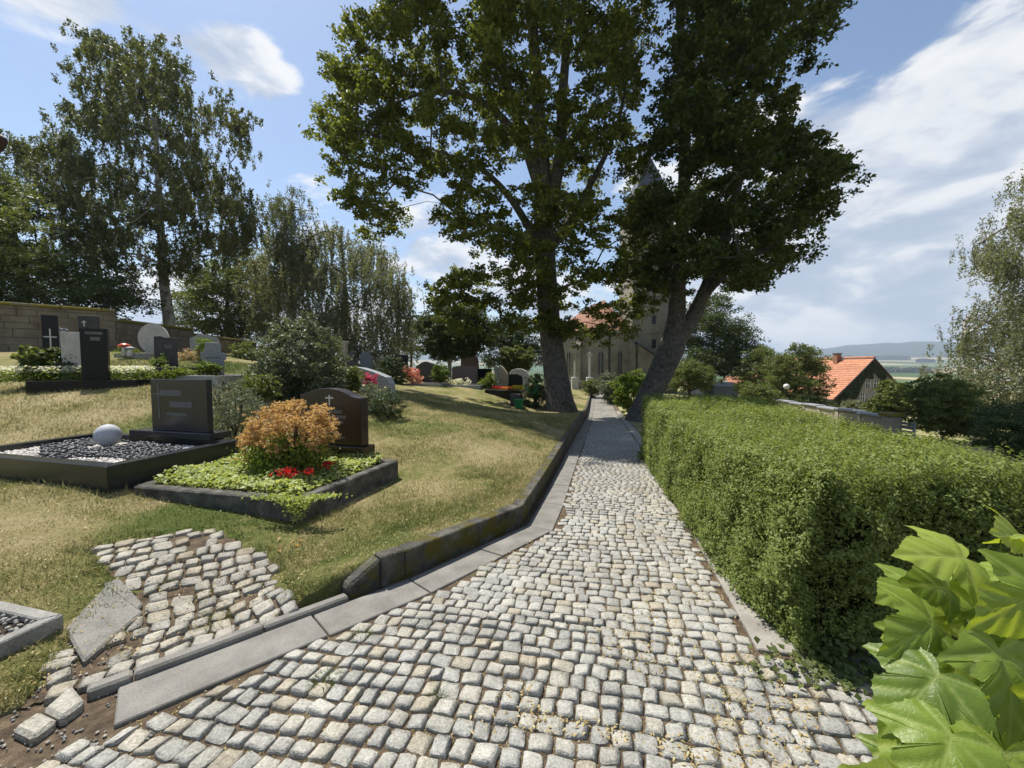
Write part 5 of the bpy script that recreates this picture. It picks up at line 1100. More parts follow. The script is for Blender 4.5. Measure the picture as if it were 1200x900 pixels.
tree('yew_tree', 'dark yew behind the row of headstones under the lime', 'tree', [(570, 385), (600, 370), (640, 375), (640, 425), (600, 435), (572, 430)], 33., 2.5, [(595, 440, .2), (596, 420, .18), (600, 390, .08)], 90, 300, .5, .16, L['yew'], M['bark'], seed=38)
tree('distant_tree', 'pale hazy tree in the gap behind the clipped conifer', 'tree', [(455, 395), (470, 385), (490, 375), (500, 395), (505, 418), (470, 422)], 48., 2.5, [(482, 428, .15), (482, 410, .12), (482, 395, .05)], 40, 200, .6, .2, L['mid'], M['twig'], seed=39)
# ---- right-hand trees and shrubs
tree('weeping_birch', 'pale weeping birch cut by the right edge', 'tree', [(1215, 195), (1195, 215), (1188, 250), (1150, 268), (1136, 292), (1165, 308), (1180, 330), (1145, 345), (1126, 372), (1128, 420), (1115, 440), (1090, 428), (1078, 445), (1100, 470), (1150, 490), (1200, 498), (1300, 495), (1340, 350), (1320, 200), (1270, 130)], 21., 3.4, [(1262, 500, .3), (1258, 420, .26), (1250, 320, .18), (1245, 220, .08)], 300, 460, .48, .12, L['weeping'], M['birchbark'], style='hang', drop=1.5, seed=41,
     extra_limbs=([(1256, 380, .12), (1210, 330, .07), (1160, 292, .03)], [(1256, 400, .12), (1190, 385, .07), (1135, 372, .03)]))
tree('dark_tree', 'spreading dark tree right of the leaning lime in the distance', 'tree', [(802, 360), (825, 350), (848, 352), (868, 370), (888, 385), (882, 402), (890, 418), (868, 436), (845, 440), (822, 438), (808, 425), (798, 395)], 46., 5., [(832, 470, .45), (832, 445, .38), (834, 420, .3), (838, 380, .12)], 130, 300, .75, .24, L['dark'], M['bark'], seed=42)
tree('round_tree', 'clipped umbrella shaped small tree behind the hedge', 'tree', [(788, 440), (795, 428), (812, 424), (828, 430), (832, 445), (825, 454), (805, 456), (790, 452)], 34., 1.6, [(808, 470, .13), (808, 455, .12), (809, 438, .05)], 60, 300, .34, .15, L['mid'], M['twig'], seed=43)
tree('broad_tree', 'leafy green tree directly left of the red roofed house', 'tree', [(908, 425), (920, 410), (938, 404), (952, 412), (962, 432), (964, 455), (955, 472), (925, 476), (905, 468), (898, 445)], 34., 2.4, [(932, 490, .25), (932, 465, .2), (934, 430, .08)], 100, 320, .42, .16, L['mid'], M['twig'], seed=44)
tree('ash_tree', 'looser green tree behind the broad one left of the red roof', 'tree', [(868, 440), (876, 420), (890, 408), (902, 415), (912, 425), (915, 455), (905, 470), (880, 470), (866, 458)], 40., 2.4, [(888, 490, .22), (888, 460, .18), (890, 430, .08)], 80, 280, .5, .18, L['mid'], M['twig'], seed=45)
def shrub(name, label, poly, Z, depth, nclump, per, spread, lsize, lmat, cat='shrub', foot=None, style='tuft', drop=.2, group=None, seed=1, flat=.8, extra=(), ground=None, wid=.62, stems=5):
    r = np.random.default_rng(seed); P = np.array(poly); cx_ = P[:, 0].mean(); fy = foot or P[:, 1].max()
    b = at(cx_, fy, Z); g = GZ(b[0], b[1]) if ground is None else ground; e = thing(name, (b[0], b[1], min(g, b[2])), label, cat, group)
    cl = clump_points(poly, Z, depth, nclump, r); mb = MB()
    for i in r.choice(len(cl), min(stems, len(cl)), False): mb.tube(spline([(b[0] + r.normal(0, .04), b[1] + r.normal(0, .04), min(g, b[2]) - .05), (b + cl[i]) / 2 + r.normal(0, .03, 3), cl[i]], 3), [.02] * 2 + [.014] * 3 + [.008] * 2 if False else .012, 5, False)
    mb.obj('stems', M['twig'], e)
    Pp, Nn, S, D = leaves_in(cl, per, spread, lsize, lmat, style, r, 7, flat, drop)
    link('foliage', leaf_mesh('foliage', Pp, Nn, S, lmat, r, wid=wid, Dr=D, tri=Z > 11), e)
    for nm, mt, k, sz, top in extra:
        j = np.argsort(-Pp[:, 2] + r.normal(0, .05, len(Pp)))[:int(len(Pp) * top)]; j = r.choice(j, min(k, len(j)), False)
        link(nm, leaf_mesh(nm, Pp[j] + np.array([0, -.02, .03]), Nn[j] + np.array([0, -.5, .5]), sz * r.uniform(.7, 1.2, len(j)), mt, r, wid=.85), e)
    return e
shrub('hydrangea', 'rounded shrub of dry orange flower heads in front of the brown headstone', [(284, 520), (292, 495), (312, 478), (345, 472), (372, 474), (390, 492), (393, 515), (384, 530), (372, 540), (340, 548), (305, 542), (288, 535)], 4.95, .40, 210, 120, .045, .026, L['orange'], seed=51, foot=552, ground=zb_ - .05, stems=14)
shrub('low_plant', 'yellow green foliage under the dry orange shrub', [(292, 530), (330, 512), (362, 516), (380, 528), (376, 544), (330, 548), (300, 544)], 4.85, .2, 70, 90, .05, .036, L['bright'], foot=556, ground=zb_ - .05, seed=52, style='hang', drop=.08)
shrub('lavender_bush', 'loose grey green herb bush left of the orange shrub', [(252, 458), (275, 450), (300, 468), (312, 480), (290, 505), (262, 515), (248, 495)], 6.6, .4, 80, 90, .08, .045, L['greygreen'], seed=53, foot=517, wid=.3)
shrub('dry_perennial', 'thin dry perennial stalks beside the wide dark headstone', [(240, 445), (262, 440), (285, 448), (282, 470), (250, 475)], 7.6, .4, 40, 40, .1, .035, L['greygreen'], seed=66, foot=492, wid=.3, stems=26)
shrub('boxwood', 'small dark leafy bush below the big grey green bush', [(283, 458), (292, 442), (312, 440), (322, 455), (316, 468), (292, 472)], 7.6, .3, 40, 110, .07, .05, L['mid'], seed=54, foot=475)
shrub('large_bush', 'big grey green bush in the middle of the graves', [(304, 428), (310, 400), (330, 382), (350, 376), (372, 385), (395, 402), (402, 428), (404, 452), (385, 468), (352, 470), (325, 462), (308, 450)], 9.3, 1.0, 130, 170, .16, .075, L['greygreen'], seed=55, foot=472)
shrub('ivy_bush', 'green bush between the big bush and the slanting headstone', [(395, 440), (408, 430), (424, 440), (426, 458), (405, 465), (394, 456)], 10.4, .4, 40, 110, .09, .07, L['mid'], seed=56, foot=466)
shrub('juniper', 'low dark spreading juniper beside the small grey stone block', [(432, 472), (445, 462), (462, 462), (476, 474), (474, 484), (455, 488), (436, 486)], 9., .45, 50, 120, .08, .05, L['yew'], seed=57, foot=487, wid=.3)
shrub('perennials', 'silvery perennial with yellow buds behind the brown headstone', [(424, 470), (430, 452), (444, 450), (456, 464), (445, 476), (428, 480)], 9.6, .35, 40, 80, .08, .05, L['greygreen'], seed=58, foot=482, wid=.3, extra=(('buds', L['yellow'], 14, .06, .5),))
shrub('pink_roses', 'pink roses on tall stems before the slanting headstone', [(428, 440), (441, 438), (442, 450), (430, 452)], 10.6, .15, 14, 50, .05, .06, L['pink'], seed=59, foot=466, cat='flower')
shrub('round_conifer', 'round dark conifer in the middle row left of pink flowers', [(445, 432), (452, 418), (466, 420), (476, 430), (476, 446), (464, 452), (452, 446)], 21.5, .7, 50, 160, .14, .09, L['yew'], seed=60, foot=452)
shrub('pink_flowers', 'tall pink and peach flowers left of the grey pitched headstone', [(476, 430), (485, 432), (490, 440), (496, 446), (476, 449)], 22.2, .4, 36, 60, .1, .09, L['peach'], seed=61, foot=450, cat='flower', extra=(('blossoms', L['pink'], 60, .12, .4),))
shrub('box_ball', 'clipped round box ball between the two large far headstones', ell(516, 437.5, 9.5, 9.5), 22.3, .45, 70, 200, .07, .06, L['bright'], seed=62, foot=449)
shrub('white_flowers', 'low white flowers in front of the reddish granite headstone', [(524, 446), (550, 445), (554, 451), (524, 451)], 22.6, .25, 30, 60, .08, .08, L['white'], seed=63, foot=451, cat='flower')
shrub('yellow_shrub', 'yellow green shrub near the slim grey stele', [(563, 448), (568, 438), (578, 438), (580, 448), (584, 456), (566, 456)], 22.3, .4, 40, 90, .1, .09, L['bright'], seed=64, foot=458, extra=(('blossoms', L['orangef'], 18, .1, .9),))
shrub('topiary_ball', 'clipped round bush on a stem above the white arched headstone', ell(606, 420, 20, 14), 24.5, .9, 110, 190, .14, .10, L['mid'], seed=65, foot=432, cat='shrub')
shrub('ivy_mound', 'dark shrub against the left lime trunk behind the watering can', [(622, 440), (640, 432), (646, 450), (648, 478), (630, 480), (618, 474)], 19.6, .5, 45, 140, .16, .09, L['dark'], seed=67, foot=480)
# upper left shrubs
shrub('hosta', 'leafy bright green plant left of the pale slab', [(28, 425), (35, 414), (50, 411), (62, 418), (62, 432), (45, 436), (30, 433)], 9.1, .4, 40, 60, .09, .13, L['mid'], seed=71, foot=437)
shrub('dark_evergreen', 'dark evergreen plant at the foot of the black stele', [(62, 412), (75, 410), (88, 422), (88, 434), (70, 436), (60, 425)], 9.25, .35, 40, 90, .09, .07, L['yew'], seed=72, foot=437)
shrub('box_ball', 'small clipped box ball before the stepped grey headstone', ell(246, 434, 12, 8), 9.9, .24, 70, 160, .045, .04, L['bright'], seed=73, foot=441)
shrub('cone_bush', 'upright yellow green conifer left of the stepped headstone', [(232, 408), (240, 397), (246, 402), (243, 414), (234, 417)], 13.2, .3, 30, 90, .08, .06, L['bright'], seed=74, foot=417)
shrub('bedding_plants', 'low green and orange bedding plants below the rough dark headstone', [(168, 440), (190, 434), (210, 433), (228, 438), (226, 443), (170, 444)], 9.9, .4, 50, 60, .08, .06, L['bright'], seed=75, foot=444, extra=(('blossoms', L['orangef'], 16, .05, .9),))
shrub('red_plants', 'reddish brown plants with pink flowers behind the box ball', [(207, 416), (225, 411), (240, 414), (240, 424), (208, 424)], 13., .4, 40, 50, .1, .06, L['litter'], seed=76, foot=425, extra=(('blossoms', L['pink'], 30, .07, .9),))
shrub('tuft', 'small green tuft at the foot of the rough dark headstone', [(176, 428), (180, 420), (190, 418), (192, 428), (184, 431)], 10.6, .2, 22, 60, .06, .06, L['bright'], seed=77, foot=431, wid=.3)
shrub('boxwood', 'broad green bush at the right end of the wall', [(264, 415), (275, 405), (290, 404), (306, 410), (306, 428), (285, 434), (268, 430)], 17., .8, 60, 140, .17, .1, L['mid'], seed=78, foot=433)
shrub('alpine_plants', 'low plants with red and white flowers beside the toadstools', [(132, 412), (150, 408), (162, 412), (160, 416), (134, 416)], 12.7, .3, 24, 40, .08, .05, L['bright'], seed=79, foot=416)
# right of the path, far part and below the churchyard
shrub('path_shrub', 'bright green climbing shrub beside the path before the right lime', [(722, 452), (732, 438), (745, 432), (756, 445), (757, 462), (750, 482), (732, 478), (722, 468)], 21.5, .8, 70, 170, .17, .11, L['bright'], seed=81, foot=484)
shrub('path_hedge', 'loose grey green hedge along the far right side of the path', [(702, 448), (710, 440), (722, 445), (728, 458), (726, 472), (710, 466)], 30., 1.6, 70, 170, .26, .14, L['greygreen'], seed=82, foot=474)
shrub('fern_bush', 'small round bush left of the far path by the church', [(684, 452), (692, 446), (702, 450), (704, 460), (690, 463)], 36., .8, 40, 120, .25, .16, L['mid'], seed=83, foot=464)
shrub('round_shrub', 'large dark green rounded shrub right of the gate pillar', [(1062, 470), (1075, 452), (1100, 444), (1130, 452), (1146, 472), (1146, 498), (1120, 506), (1085, 505), (1065, 494)], 16., 1.4, 120, 230, .22, .11, L['mid'], seed=84, foot=520)
shrub('elder_bush', 'loose green bush in front of the house gable', [(1014, 482), (1026, 468), (1036, 455), (1048, 450), (1060, 452), (1066, 468), (1060, 484), (1030, 488)], 27., 1.4, 110, 220, .24, .16, L['mid'], seed=85, foot=500)
shrub('hazel_bush', 'pale green bush under the eave of the red roofed house', [(987, 480), (993, 472), (1003, 472), (1008, 482), (995, 488)], 30., .8, 50, 160, .2, .15, L['weeping'], seed=86, foot=500)
shrub('juniper', 'layered dark conifer at the right edge behind the hedge', [(1152, 505), (1160, 486), (1182, 476), (1215, 472), (1240, 500), (1230, 540), (1180, 535), (1155, 522)], 9., .9, 100, 260, .14, .06, L['yew'], seed=87, foot=545, flat=.3, wid=.3)
shrub('lilac_bush', 'green bush behind the hedge left of the round tree by the house', [(868, 462), (880, 450), (900, 455), (912, 468), (905, 480), (875, 478)], 29., 1.2, 60, 170, .28, .15, L['mid'], seed=88, foot=490)
shrub('garden_bush', 'dark bushes under the eave behind the low wall', [(920, 472), (940, 466), (965, 470), (985, 478), (980, 490), (930, 484)], 31., 1., 60, 170, .28, .15, L['dark'], seed=89, foot=494)
# creeper on the gable
r = np.random.default_rng(90); n = 9000; t_ = r.uniform(0, 1, n); side = np.where(r.uniform(0, 1, n) < .78, -1, 1); dn = r.uniform(0, 1, n) ** 1.3
drop_ = np.where(side < 0, 2.6 - 1.0 * np.abs(t_ - .4) + .7 * np.sin(t_ * 14), 1.6 * (t_ > .62)); m_ = drop_ > .05
X = HX + side * (HW - .2) * (1 - t_) * .98; Zc = EZ + (RZ_ - EZ) * t_ - .25 - dn * drop_
hs = bpy.data.objects['house']; P = np.c_[X, HY - .08 - r.uniform(0, .25, n), Zc][m_]
c_ = link('creeper', leaf_mesh('creeper', P, rand_unit(len(P), r) + np.array([0, -1.2, .3]), .24 * r.uniform(.7, 1.3, len(P)), L['dark'], r), hs)
# ---- clipped hedge along the right of the path
HXL = [(2.0, 1.60), (2.77, 1.70), (4.7, 2.06), (8.3, 2.86)]
def hedge_z(Y): return 1.5 - .06 * Y - lerp([(2, .46), (4.2, .455), (6, .33), (8.3, .17)], Y)
def hedge_g(Y): return -.06 * Y
e = thing('hedge', (3.4, 5, -.3), 'long clipped green hedge along the right side of the cobbled path', 'hedge')
Y0h, Y1h = 2.05, 8.3
def XL(Y): return lerp(HXL, Y)
def XRh(Y): return .237 * Y + 3.25
r = np.random.default_rng(77)
def hsurf(kind, n):
    """points and normals on the hedge's faces"""
    if kind == 'left':
        Y = Y0h + (Y1h - Y0h) * r.uniform(0, 1, n) ** 1.5; t = r.uniform(0, 1, n); z = hedge_g(Y) + .02 + (hedge_z(Y) - hedge_g(Y) - .02) * t
        dx = .12 * (hnoise(Y, z, 2.2, 1) - .5) + .08 * (hnoise(Y, z, 7., 2) - .5) - .05 * np.clip((t - .85) / .15, 0, 1) ** 2 * -1 - .04 * (1 - t)
        return np.c_[XL(Y) + dx, Y, z], np.tile([-.96, -.1, .25], (n, 1))
    if kind == 'top':
        Y = Y0h + (Y1h - Y0h) * r.uniform(0, 1, n) ** 1.25; t = r.uniform(0, 1, n); X = XL(Y) + (XRh(Y) - XL(Y)) * t
        return np.c_[X, Y, hedge_z(Y) - .10 * t ** 1.5 + .09 * (hnoise(X, Y, 1.6, 3) - .5) + .075 * (hnoise(X, Y, 6., 4) - .5) - .10 * np.clip(1 - t / .09, 0, 1) ** 2 - .10 * np.clip(1 - (Y - Y0h) / .22, 0, 1) ** 2], np.tile([0, 0, 1.], (n, 1))
    if kind == 'near':
        t = r.uniform(0, 1, n); X = XL(Y0h) + (XRh(Y0h) - XL(Y0h) + .1) * t; h = r.uniform(0, 1, n); z = hedge_g(2) + .03 + (hedge_z(Y0h) - hedge_g(2)) * h
        Yn = Y0h + .20 * (hnoise(X, z, 2.4, 5) - .5) + .12 * (hnoise(X, z, 7., 6) - .5) + .16 * np.clip(1 - t / .14, 0, 1) ** 2 + .03 * (1 - h)
        return np.c_[X, Yn, z], np.tile([0, -1., .2], (n, 1))
    if kind == 'far':
        t = r.uniform(0, 1, n); X = XL(Y1h) + (XRh(Y1h) - XL(Y1h)) * t; h = r.uniform(0, 1, n)
        return np.c_[X, np.full(n, Y1h), hedge_g(8.3) + (hedge_z(Y1h) - hedge_g(8.3)) * h], np.tile([0, 1., .2], (n, 1))
    Y = r.uniform(Y0h, Y1h, n); return np.c_[XRh(Y), Y, hedge_g(Y) - .3 + (hedge_z(Y) - hedge_g(Y) + .3) * r.uniform(0, 1, n)], np.tile([1., 0, .2], (n, 1))
LP, LN, LS, LD = [], [], [], []
for kind, n, k in (('left', 12500, 8), ('top', 10500, 8), ('near', 5200, 8), ('far', 1300, 7), ('back', 2600, 7)):
    P, N_ = hsurf(kind, n); N_ = N_ / np.linalg.norm(N_, axis=1)[:, None]
    gap = hnoise(P[:, 0] * .7 + P[:, 1], P[:, 2] * 1.4 + P[:, 1] * .6, 5.5, 8); P = P - N_ * (r.uniform(0, .05, n) + .10 * np.clip(.42 - gap, 0, 1) * (2.8 if kind == 'near' else 1.2))[:, None]
    P = P + N_ * ((r.uniform(0, 1, n) < .06) * r.uniform(.02, .075, n))[:, None]; ax = N_ * .8 + rand_unit(n, r) * .75 + np.array([0, 0, .55]); ax /= np.linalg.norm(ax, axis=1)[:, None]
    sc_ = np.sqrt(np.clip(P[:, 1], 2, 9) / 2.0)
    for j in range(k):
        out = rand_unit(n, r); out -= ax * (out * ax).sum(1)[:, None]; out /= np.linalg.norm(out, axis=1)[:, None] + 1e-9
        sz = r.uniform(.019, .031, n) * sc_ * (1.05 - .05 * j)
        p = P + ax * (.012 * (j - 3) * sc_)[:, None] + out * (sz * .55)[:, None]
        LP.append(p); LN.append(ax * .9 + out * .25 + rand_unit(n, r) * .35); LS.append(sz); LD.append(out + ax * .4)
LP = np.concatenate(LP); link('foliage', leaf_mesh('foliage', LP, np.concatenate(LN), np.concatenate(LS), L['hedge'], r, wid=.55, fold=.12, Dr=np.concatenate(LD)), e)
M['hedgecore'] = surf('hedge_inner_shade', [(.010, .012, .005), (.022, .024, .010), (.03, .03, .014)], scale=12, bscale=40, bump=1., rough=1.)  # dark twig tone with the hedge's inner shade put into the colour
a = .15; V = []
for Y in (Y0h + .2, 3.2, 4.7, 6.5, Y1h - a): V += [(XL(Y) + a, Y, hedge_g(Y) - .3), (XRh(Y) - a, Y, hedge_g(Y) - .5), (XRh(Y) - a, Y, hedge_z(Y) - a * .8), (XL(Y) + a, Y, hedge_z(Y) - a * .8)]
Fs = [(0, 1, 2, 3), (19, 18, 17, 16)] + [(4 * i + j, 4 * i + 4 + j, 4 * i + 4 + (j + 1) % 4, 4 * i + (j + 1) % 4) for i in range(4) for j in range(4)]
obj('shade_core', V, Fs, M['hedgecore'], e)  # solid box behind the leaves, painted dark as the shadow inside the hedge
mb = MB()
for k in range(26):                                               # woody stems showing in the shaded end
    x = r.uniform(1.75, 3.4); y = 2.2 + r.uniform(0, .1); z0 = -.15; p = [np.array([x, y, z0])]
    for j in range(3): p.append(p[-1] + np.array([r.normal(0, .07), r.normal(-.012, .02), r.uniform(.18, .32)]))
    mb.tube(p, [.009, .007, .005, .003], 5, False)
mb.obj('stems', M['twig'], e, kind='stuff')
r = np.random.default_rng(61); n = 420; t_ = r.uniform(0, 1, n)
P = np.array([1.62, 2.02, -.1])[None] + np.c_[r.normal(.12, .16, n), r.normal(-.05, .07, n), np.zeros(n)]; P[:, 2] = PZ(P[:, 1]) + .015 + r.uniform(0, .09, n) * np.exp(-((P[:, 1] - 2.05) / .08) ** 2)
g_ = thing('ground_ivy', (1.7, 2.0, PZ(2.)), 'small ivy creeping from the hedge foot onto the cobbles', 'ivy')
link('foliage', leaf_mesh('foliage', P, rand_unit(n, r) * .6 + np.array([0, -.2, 1]), r.uniform(.02, .045, n), L['mid'], r, wid=.9), g_, kind='stuff')
# ---- large-leaved vine in the right foreground
def vine_leaf(seed):
    r = np.random.default_rng(seed)
    ctl = [(0, .0), (.10, -.13), (.25, -.16), (.36, -.10), (.47, .04), (.66, .27), (.52, .32), (.33, .41), (.35, .54), (.33, .66), (.23, .78), (.11, .95), (0, 1.12)]
    half = spline([(a * r.uniform(.94, 1.06), b) for a, b in ctl], 6)[:, :2]; n = len(half)
    tooth = np.array([.013 * (1 if i % 4 == 0 else -.3) for i in range(n)]); T = np.gradient(half, axis=0); T /= np.linalg.norm(T, axis=1)[:, None] + 1e-9
    half = half + np.c_[T[:, 1], -T[:, 0]] * (tooth * (np.arange(n) > 4) * (np.arange(n) < n - 1))[:, None]; half[0, 0] = half[-1, 0] = 0
    other = half[::-1][1:-1] * np.array([-1, 1]) * np.array([r.uniform(.92, 1.05), 1]); O = np.r_[half, other]; m = len(O); ctr = np.array([0, .12])
    rings = 9; V = [np.array([*ctr])]; Fs = []
    for k in range(1, rings + 1): V += list(ctr + (O - ctr) * (k / rings))
    for j in range(m): Fs.append((0, 1 + j, 1 + (j + 1) % m))
    for k in range(rings - 1):
        for j in range(m): a = 1 + k * m + j; b = 1 + k * m + (j + 1) % m; Fs.append((a, a + m, b + m, b))
    V = np.array(V); segs = [((0, 0), (0, 1.05)), ((0, .02), (.63, .27)), ((0, .02), (-.63, .27)), ((0, .02), (.28, -.14)), ((0, .02), (-.28, -.14)), ((0, .35), (.34, .70)), ((0, .35), (-.34, .70)), ((0, .6), (.18, .83)), ((0, .6), (-.18, .83)), ((.25, .12), (.40, .42)), ((-.25, .12), (-.40, .42))]
    d = np.full(len(V), 9.)
    for a, b in segs:
        a, b = np.array(a), np.array(b); t = np.clip(((V - a) @ (b - a)) / (b - a).dot(b - a), 0, 1); d = np.minimum(d, np.linalg.norm(V - a - t[:, None] * (b - a), axis=1))
    x, y = V[:, 0], V[:, 1]
    z = -.42 * x ** 2 - .26 * (y - .3) ** 2 * (y > .3) + .03 * (1 - np.exp(-(d / .06) ** 2)) + .04 * np.sin(x * 5 + seed) * np.abs(x) + .02 * np.sin(y * 5 + seed * 2) + r.uniform(-.15, .2) * x * y
    me = mesh_np('leaf', np.c_[V, z], Fs, M['ivy'], True)
    at_ = me.attributes.new('vein', 'FLOAT', 'POINT'); at_.data.foreach_set('value', np.exp(-(d / .016) ** 2).astype(np.float32))
    uv = me.uv_layers.new(name='uv'); li = np.zeros(len(me.loops), np.int32); me.loops.foreach_get('vertex_index', li); uv.data.foreach_set('uv', V[li].astype(np.float32).ravel())
    return me
VL = [vine_leaf(i) for i in range(6)]
e = thing('vine', (1.25, .75, PZ(.75)), 'climbing vine with large glossy lobed leaves in the right foreground', 'vine')
root = np.array([1.28, .80, PZ(.8)])
# (px, py of leaf base, distance, size m, heading of the tip in the picture in degrees (0 right, 90 up), tilt)
LV = [(1170, 632, .86, .115, 170, .5), (1105, 655, .84, .14, 175, .45), (1150, 665, .80, .14, 200, .5), (1085, 690, .82, .12, 175, .5), (1195, 690, .78, .15, 215, .5), (1130, 715, .78, .15, 190, .45), (1068, 728, .80, .13, 200, .5),
      (1180, 735, .74, .15, 235, .55), (1100, 775, .72, .17, 200, .55), (1145, 760, .70, .15, 250, .6), (1075, 790, .70, .15, 215, .6), (1195, 790, .70, .15, 260, .5), (1135, 815, .66, .17, 262, .65), (1060, 845, .69, .13, 215, .6),
      (1185, 840, .64, .15, 285, .6), (1090, 860, .64, .15, 235, .65), (1150, 880, .62, .15, 265, .6), (1045, 890, .66, .13, 230, .6), (1110, 905, .60, .14, 250, .6), (1195, 905, .60, .15, 280, .6), (1210, 640, .82, .14, 150, .5), (1240, 720, .76, .15, 300, .5), (1250, 820, .66, .16, 300, .5), (1040, 925, .62, .13, 230, .6), (1230, 590, .86, .12, 90, .4)]
r = np.random.default_rng(8)
for k in range(34): LV.append((r.uniform(1035, 1300), r.uniform(680, 1050), r.uniform(.88, 1.08), r.uniform(.11, .15), r.uniform(170, 290), r.uniform(.3, .9)))
pet = MB()
for k, (px_, py_, dz, sz, hd, tl) in enumerate(LV):
    b = at(px_ + 26, py_, dz + r.normal(0, .035)); h_ = math.radians(hd + r.normal(0, 9))
    tipd = np.array([math.cos(h_), -tl * .55 + r.normal(0, .12), math.sin(h_)]); tipd /= np.linalg.norm(tipd)
    nrm = np.array([-.18, -.45 - .3 * tl, .80]) + r.normal(0, .36, 3); nrm -= tipd * nrm.dot(tipd); nrm /= np.linalg.norm(nrm); sx = np.cross(tipd, nrm)
    o = bpy.data.objects.new('leaf', VL[k % 6]); C.objects.link(o); o.parent = e; o.matrix_parent_inverse = Matrix.Translation(e.location).inverted()
    o.matrix_basis = Matrix(((sx[0] * sz, tipd[0] * sz, nrm[0] * sz, b[0]), (sx[1] * sz, tipd[1] * sz, nrm[1] * sz, b[1]), (sx[2] * sz, tipd[2] * sz, nrm[2] * sz, b[2]), (0, 0, 0, 1)))
    j = root + np.array([.02, .06, .35 + .6 * r.uniform(.2, 1)]); pet.tube(spline([b + tipd * sz * .1 - nrm * .003, b - tipd * sz * .12 - nrm * .035, b * .45 + j * .55 + np.array([0, .05, .02])], 4), [.0014] * 4 + [.0018] * 4 + [.002], 5, False)
pet.obj('petioles', L['bright'], e, kind='stuff')
mb = MB()
for k in range(7): mb.tube(spline([root + np.array([r.normal(0, .1), r.normal(.05, .06), -.05]), root + np.array([r.normal(0, .12), .08, .35]), root + np.array([r.normal(0, .2), .06 + r.normal(0, .05), .7]), root + np.array([r.normal(0, .25), r.normal(.03, .05), .98])], 4), .008, 6, False)
mb.obj('stems', M['twig'], e, kind='stuff')
# ---- turf blades
GRV = [[c[:2] for c in G], [c[:2] for c in Kc], [c[:2] for c in K4], Kd]
def turf(n, r0, r1, seed, lo, hi, az0=-56, az1=14):
    r = np.random.default_rng(seed); rr_ = np.exp(r.uniform(math.log(r0), math.log(r1), n)); az = np.radians(r.uniform(az0, az1, n)); X, Y = rr_ * np.sin(az), rr_ * np.cos(az)
    m = (X < lerp(KB, Y) - .005)
    for g in GRV: m &= ~in_poly(X, Y, [tuple(q) for q in g])
    ins_ = in_poly(X, Y, STRIPP); m &= ~ins_ | (hnoise(X, Y, 6., 4) > .74)
    m &= (hnoise(X, Y, 1.7, 12) + .35 * r.uniform(0, 1, n)) > .3
    X, Y, rr_ = X[m], Y[m], rr_[m]; n = len(X); Z = LZ(X, Y) - .012 - .03 * ins_[m]
    k = np.maximum(rr_ / 3.5, 1) ** .75; h = r.uniform(lo, hi, n) * k * (.6 + .8 * hnoise(X, Y, 1.3, 5)); wd = r.uniform(.0022, .0045, n) * k; th_ = r.uniform(0, 6.28, n); ln = r.normal(0, .55, (n, 2)) * h[:, None]
    a = np.c_[X - np.cos(th_) * wd, Y - np.sin(th_) * wd, Z]; b = np.c_[X + np.cos(th_) * wd, Y + np.sin(th_) * wd, Z]; c = np.c_[X + ln[:, 0], Y + ln[:, 1], Z + h]
    return np.stack([a, b, c], 1).reshape(-1, 3)
V = np.concatenate([turf(300000, 1.7, 17, 1, .012, .034), turf(22000, 1.7, 7, 2, .03, .065)])
obj('grass', V, np.arange(len(V)).reshape(-1, 3), M['blade'], None, label='short half dried grass of the churchyard lawn', category='grass', kind='stuff')
def tuft(px_, py_, n, rad, h, seed, label):
    r = np.random.default_rng(seed); c = onpath(px_, py_); a = r.uniform(0, 6.28, n); q = rad * r.uniform(0, 1, n) ** .5; X, Y = c[0] + q * np.cos(a), c[1] + q * np.sin(a); th_ = r.uniform(0, 6.28, n); wd = .0028
    Z = PZ(Y) - .012; hh_ = h * r.uniform(.4, 1, n)
    V = np.stack([np.c_[X - np.cos(th_) * wd, Y - np.sin(th_) * wd, Z], np.c_[X + np.cos(th_) * wd, Y + np.sin(th_) * wd, Z], np.c_[X + (X - c[0]) * .9 + r.normal(0, .012, n), Y + (Y - c[1]) * .9 + r.normal(0, .012, n), Z + hh_]], 1).reshape(-1, 3)
    obj('grass_tuft', V, np.arange(3 * n).reshape(-1, 3), L['mid'], None, label=label, category='grass tuft', kind='stuff')
for k, (a_, b_, n_, rd, hh_, lb) in enumerate(((381, 797, 130, .055, .05, 'grass tuft between cobbles near the gutter'), (513, 819, 70, .035, .04, 'small grass tuft in the middle of the foreground cobbles'), (880, 790, 120, .06, .05, 'grass tuft near the end of the right edging'), (565, 672, 60, .05, .04, 'grass along the gutter edge'), (424, 745, 90, .045, .035, 'low weeds at the gutter slab joint'), (605, 702, 40, .03, .03, 'tiny weed between mid path cobbles'), (850, 820, 60, .05, .04, 'weed by the lower right cobbles'))): tuft(a_, b_, n_, rd, hh_, 300 + k, lb)
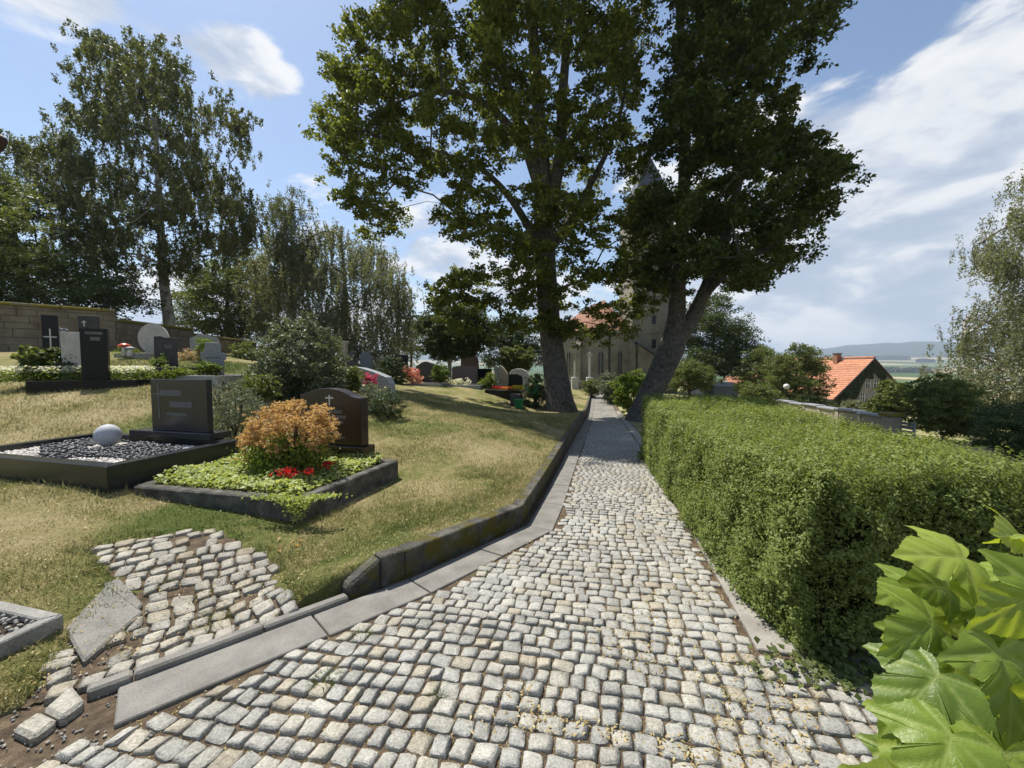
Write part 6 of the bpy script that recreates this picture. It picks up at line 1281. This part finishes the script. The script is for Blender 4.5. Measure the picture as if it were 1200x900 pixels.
# ---- fallen lime bracts and leaves
r = np.random.default_rng(9); n = 15000; rr_ = np.exp(r.uniform(math.log(1.6), math.log(14), n)); az = np.radians(r.uniform(-54, 40, n)); X, Y = rr_ * np.sin(az), rr_ * np.cos(az)
lawn_m = X < lerp(KB, Y) - .03; path_m = (X > Xin(Y) - .3) & (X < Xr(Y) + .25) & (hnoise(X, Y, 2.2, 21) + .55 * np.clip((X - Xin(Y)) / 1.6, 0, 1) ** 3 > np.where(Y < 2.6, 1.0, .86)); m = (lawn_m & (hnoise(X, Y, 1.1, 22) > .35)) | path_m
for g in GRV: m &= ~in_poly(X, Y, [tuple(q) for q in g])
Z = np.where(lawn_m, LZ(X, Y) + .012 + r.uniform(0, .01, n), PZ(Y) + .0035); P = np.c_[X, Y, Z][m]; k = len(P)
link('leaf_litter', leaf_mesh('leaf_litter', P, rand_unit(k, r) * np.where(lawn_m[m], .55, .15)[:, None] + np.array([0, 0, 1]), r.uniform(.010, .028, k) * np.maximum(rr_[m] / 4, 1) ** .6, L['litter'], r, wid=.4, fold=.2), None, label='fallen yellow lime bracts strewn over lawn and path', category='litter', kind='stuff')
c = on_lawn(327, 642); P = c[None] + r.normal(0, 1, (60, 3)) * np.array([.10, .07, .012]) + np.array([0, 0, .03]); link('dry_leaves', leaf_mesh('dry_leaves', P, rand_unit(60, r) + np.array([0, 0, .8]), r.uniform(.03, .07, 60), L['orange'], r, wid=.45), None, label='small heap of dry orange leaves beside the cobbled strip', category='leaves', kind='stuff')
# ---- joint debris: grit and dry moss between the cobbles
n = 26000; rr_ = np.exp(r.uniform(math.log(1.45), math.log(7), n)); az = np.radians(r.uniform(-50, 45, n)); X, Y = rr_ * np.sin(az), rr_ * np.cos(az); m = (X > Xin(Y)) & (X < Xr(Y)); P = np.c_[X, Y, PZ(Y) - .011][m]; k = len(P)
link('joint_debris', leaf_mesh('joint_debris', P, rand_unit(k, r) * .8 + np.array([0, 0, 1]), r.uniform(.006, .016, k), L['litter'], r, wid=.5), None, label='dry grit and moss crumbs in the joints of the cobbled path', category='debris', kind='stuff')
# ---- woods out in the valley
def on_terrain(px_, py_):
    d = ray(px_, py_)
    for t in np.geomspace(60, 9000, 1500):
        q = CAM + d * t
        if q[2] < TZ(q[0], q[1]): return q
    return CAM + d * 4000
def wood(px0, px1, py_, hgt, seed, label, size=4.):
    r = np.random.default_rng(seed); a, b = on_terrain(px0, py_), on_terrain(px1, py_); n = 2600; t = r.uniform(0, 1, n); c = a[None] + (b - a)[None] * t[:, None] + np.c_[np.zeros(n), r.uniform(0, 50, n), np.zeros(n)]
    c[:, 2] = TZ(c[:, 0], c[:, 1]) + hgt * r.uniform(0, 1, n) * (.7 + .5 * hnoise(t * 40, c[:, 1] * .02, 1., seed))
    link('distant_wood', leaf_mesh('distant_wood', c, rand_unit(n, r) + np.array([0, -.3, .7]), size * r.uniform(.6, 1.4, n), L['dark'], r, wid=.9), None, label=label, category='wood', kind='stuff')
wood(1034, 1104, 437, 14, 1, 'dark strip of wood across the near valley fields'); wood(1018, 1068, 422, 30, 2, 'dark wood at the foot of the far ridge', 9.); wood(1084, 1096, 425, 18, 3, 'clump of trees in the far fields right of the wood', 7.); wood(1112, 1160, 419, 30, 4, 'wooded strip below the right end of the ridge', 9.); wood(955, 1000, 420, 25, 5, 'wooded strip behind the red roof ridge', 9.)
# ---- the air: one closed box of thin haze round camera and scene, sky outside
hm = bpy.data.materials.new('air'); hm.use_nodes = True; hnt = hm.node_tree; hnt.nodes.clear(); ho = nd(hnt, 'ShaderNodeOutputMaterial')
hv = nd(hnt, 'ShaderNodeVolumePrincipled', {'Color': (.72, .84, 1.0, 1), 'Density': .00019, 'Anisotropy': .2}); hnt.links.new(hv.outputs[0], ho.inputs['Volume'])
MB().box((-31000, -31000, -40), (31000, 31000, 330)).obj('haze', hm, None, kind='stuff')
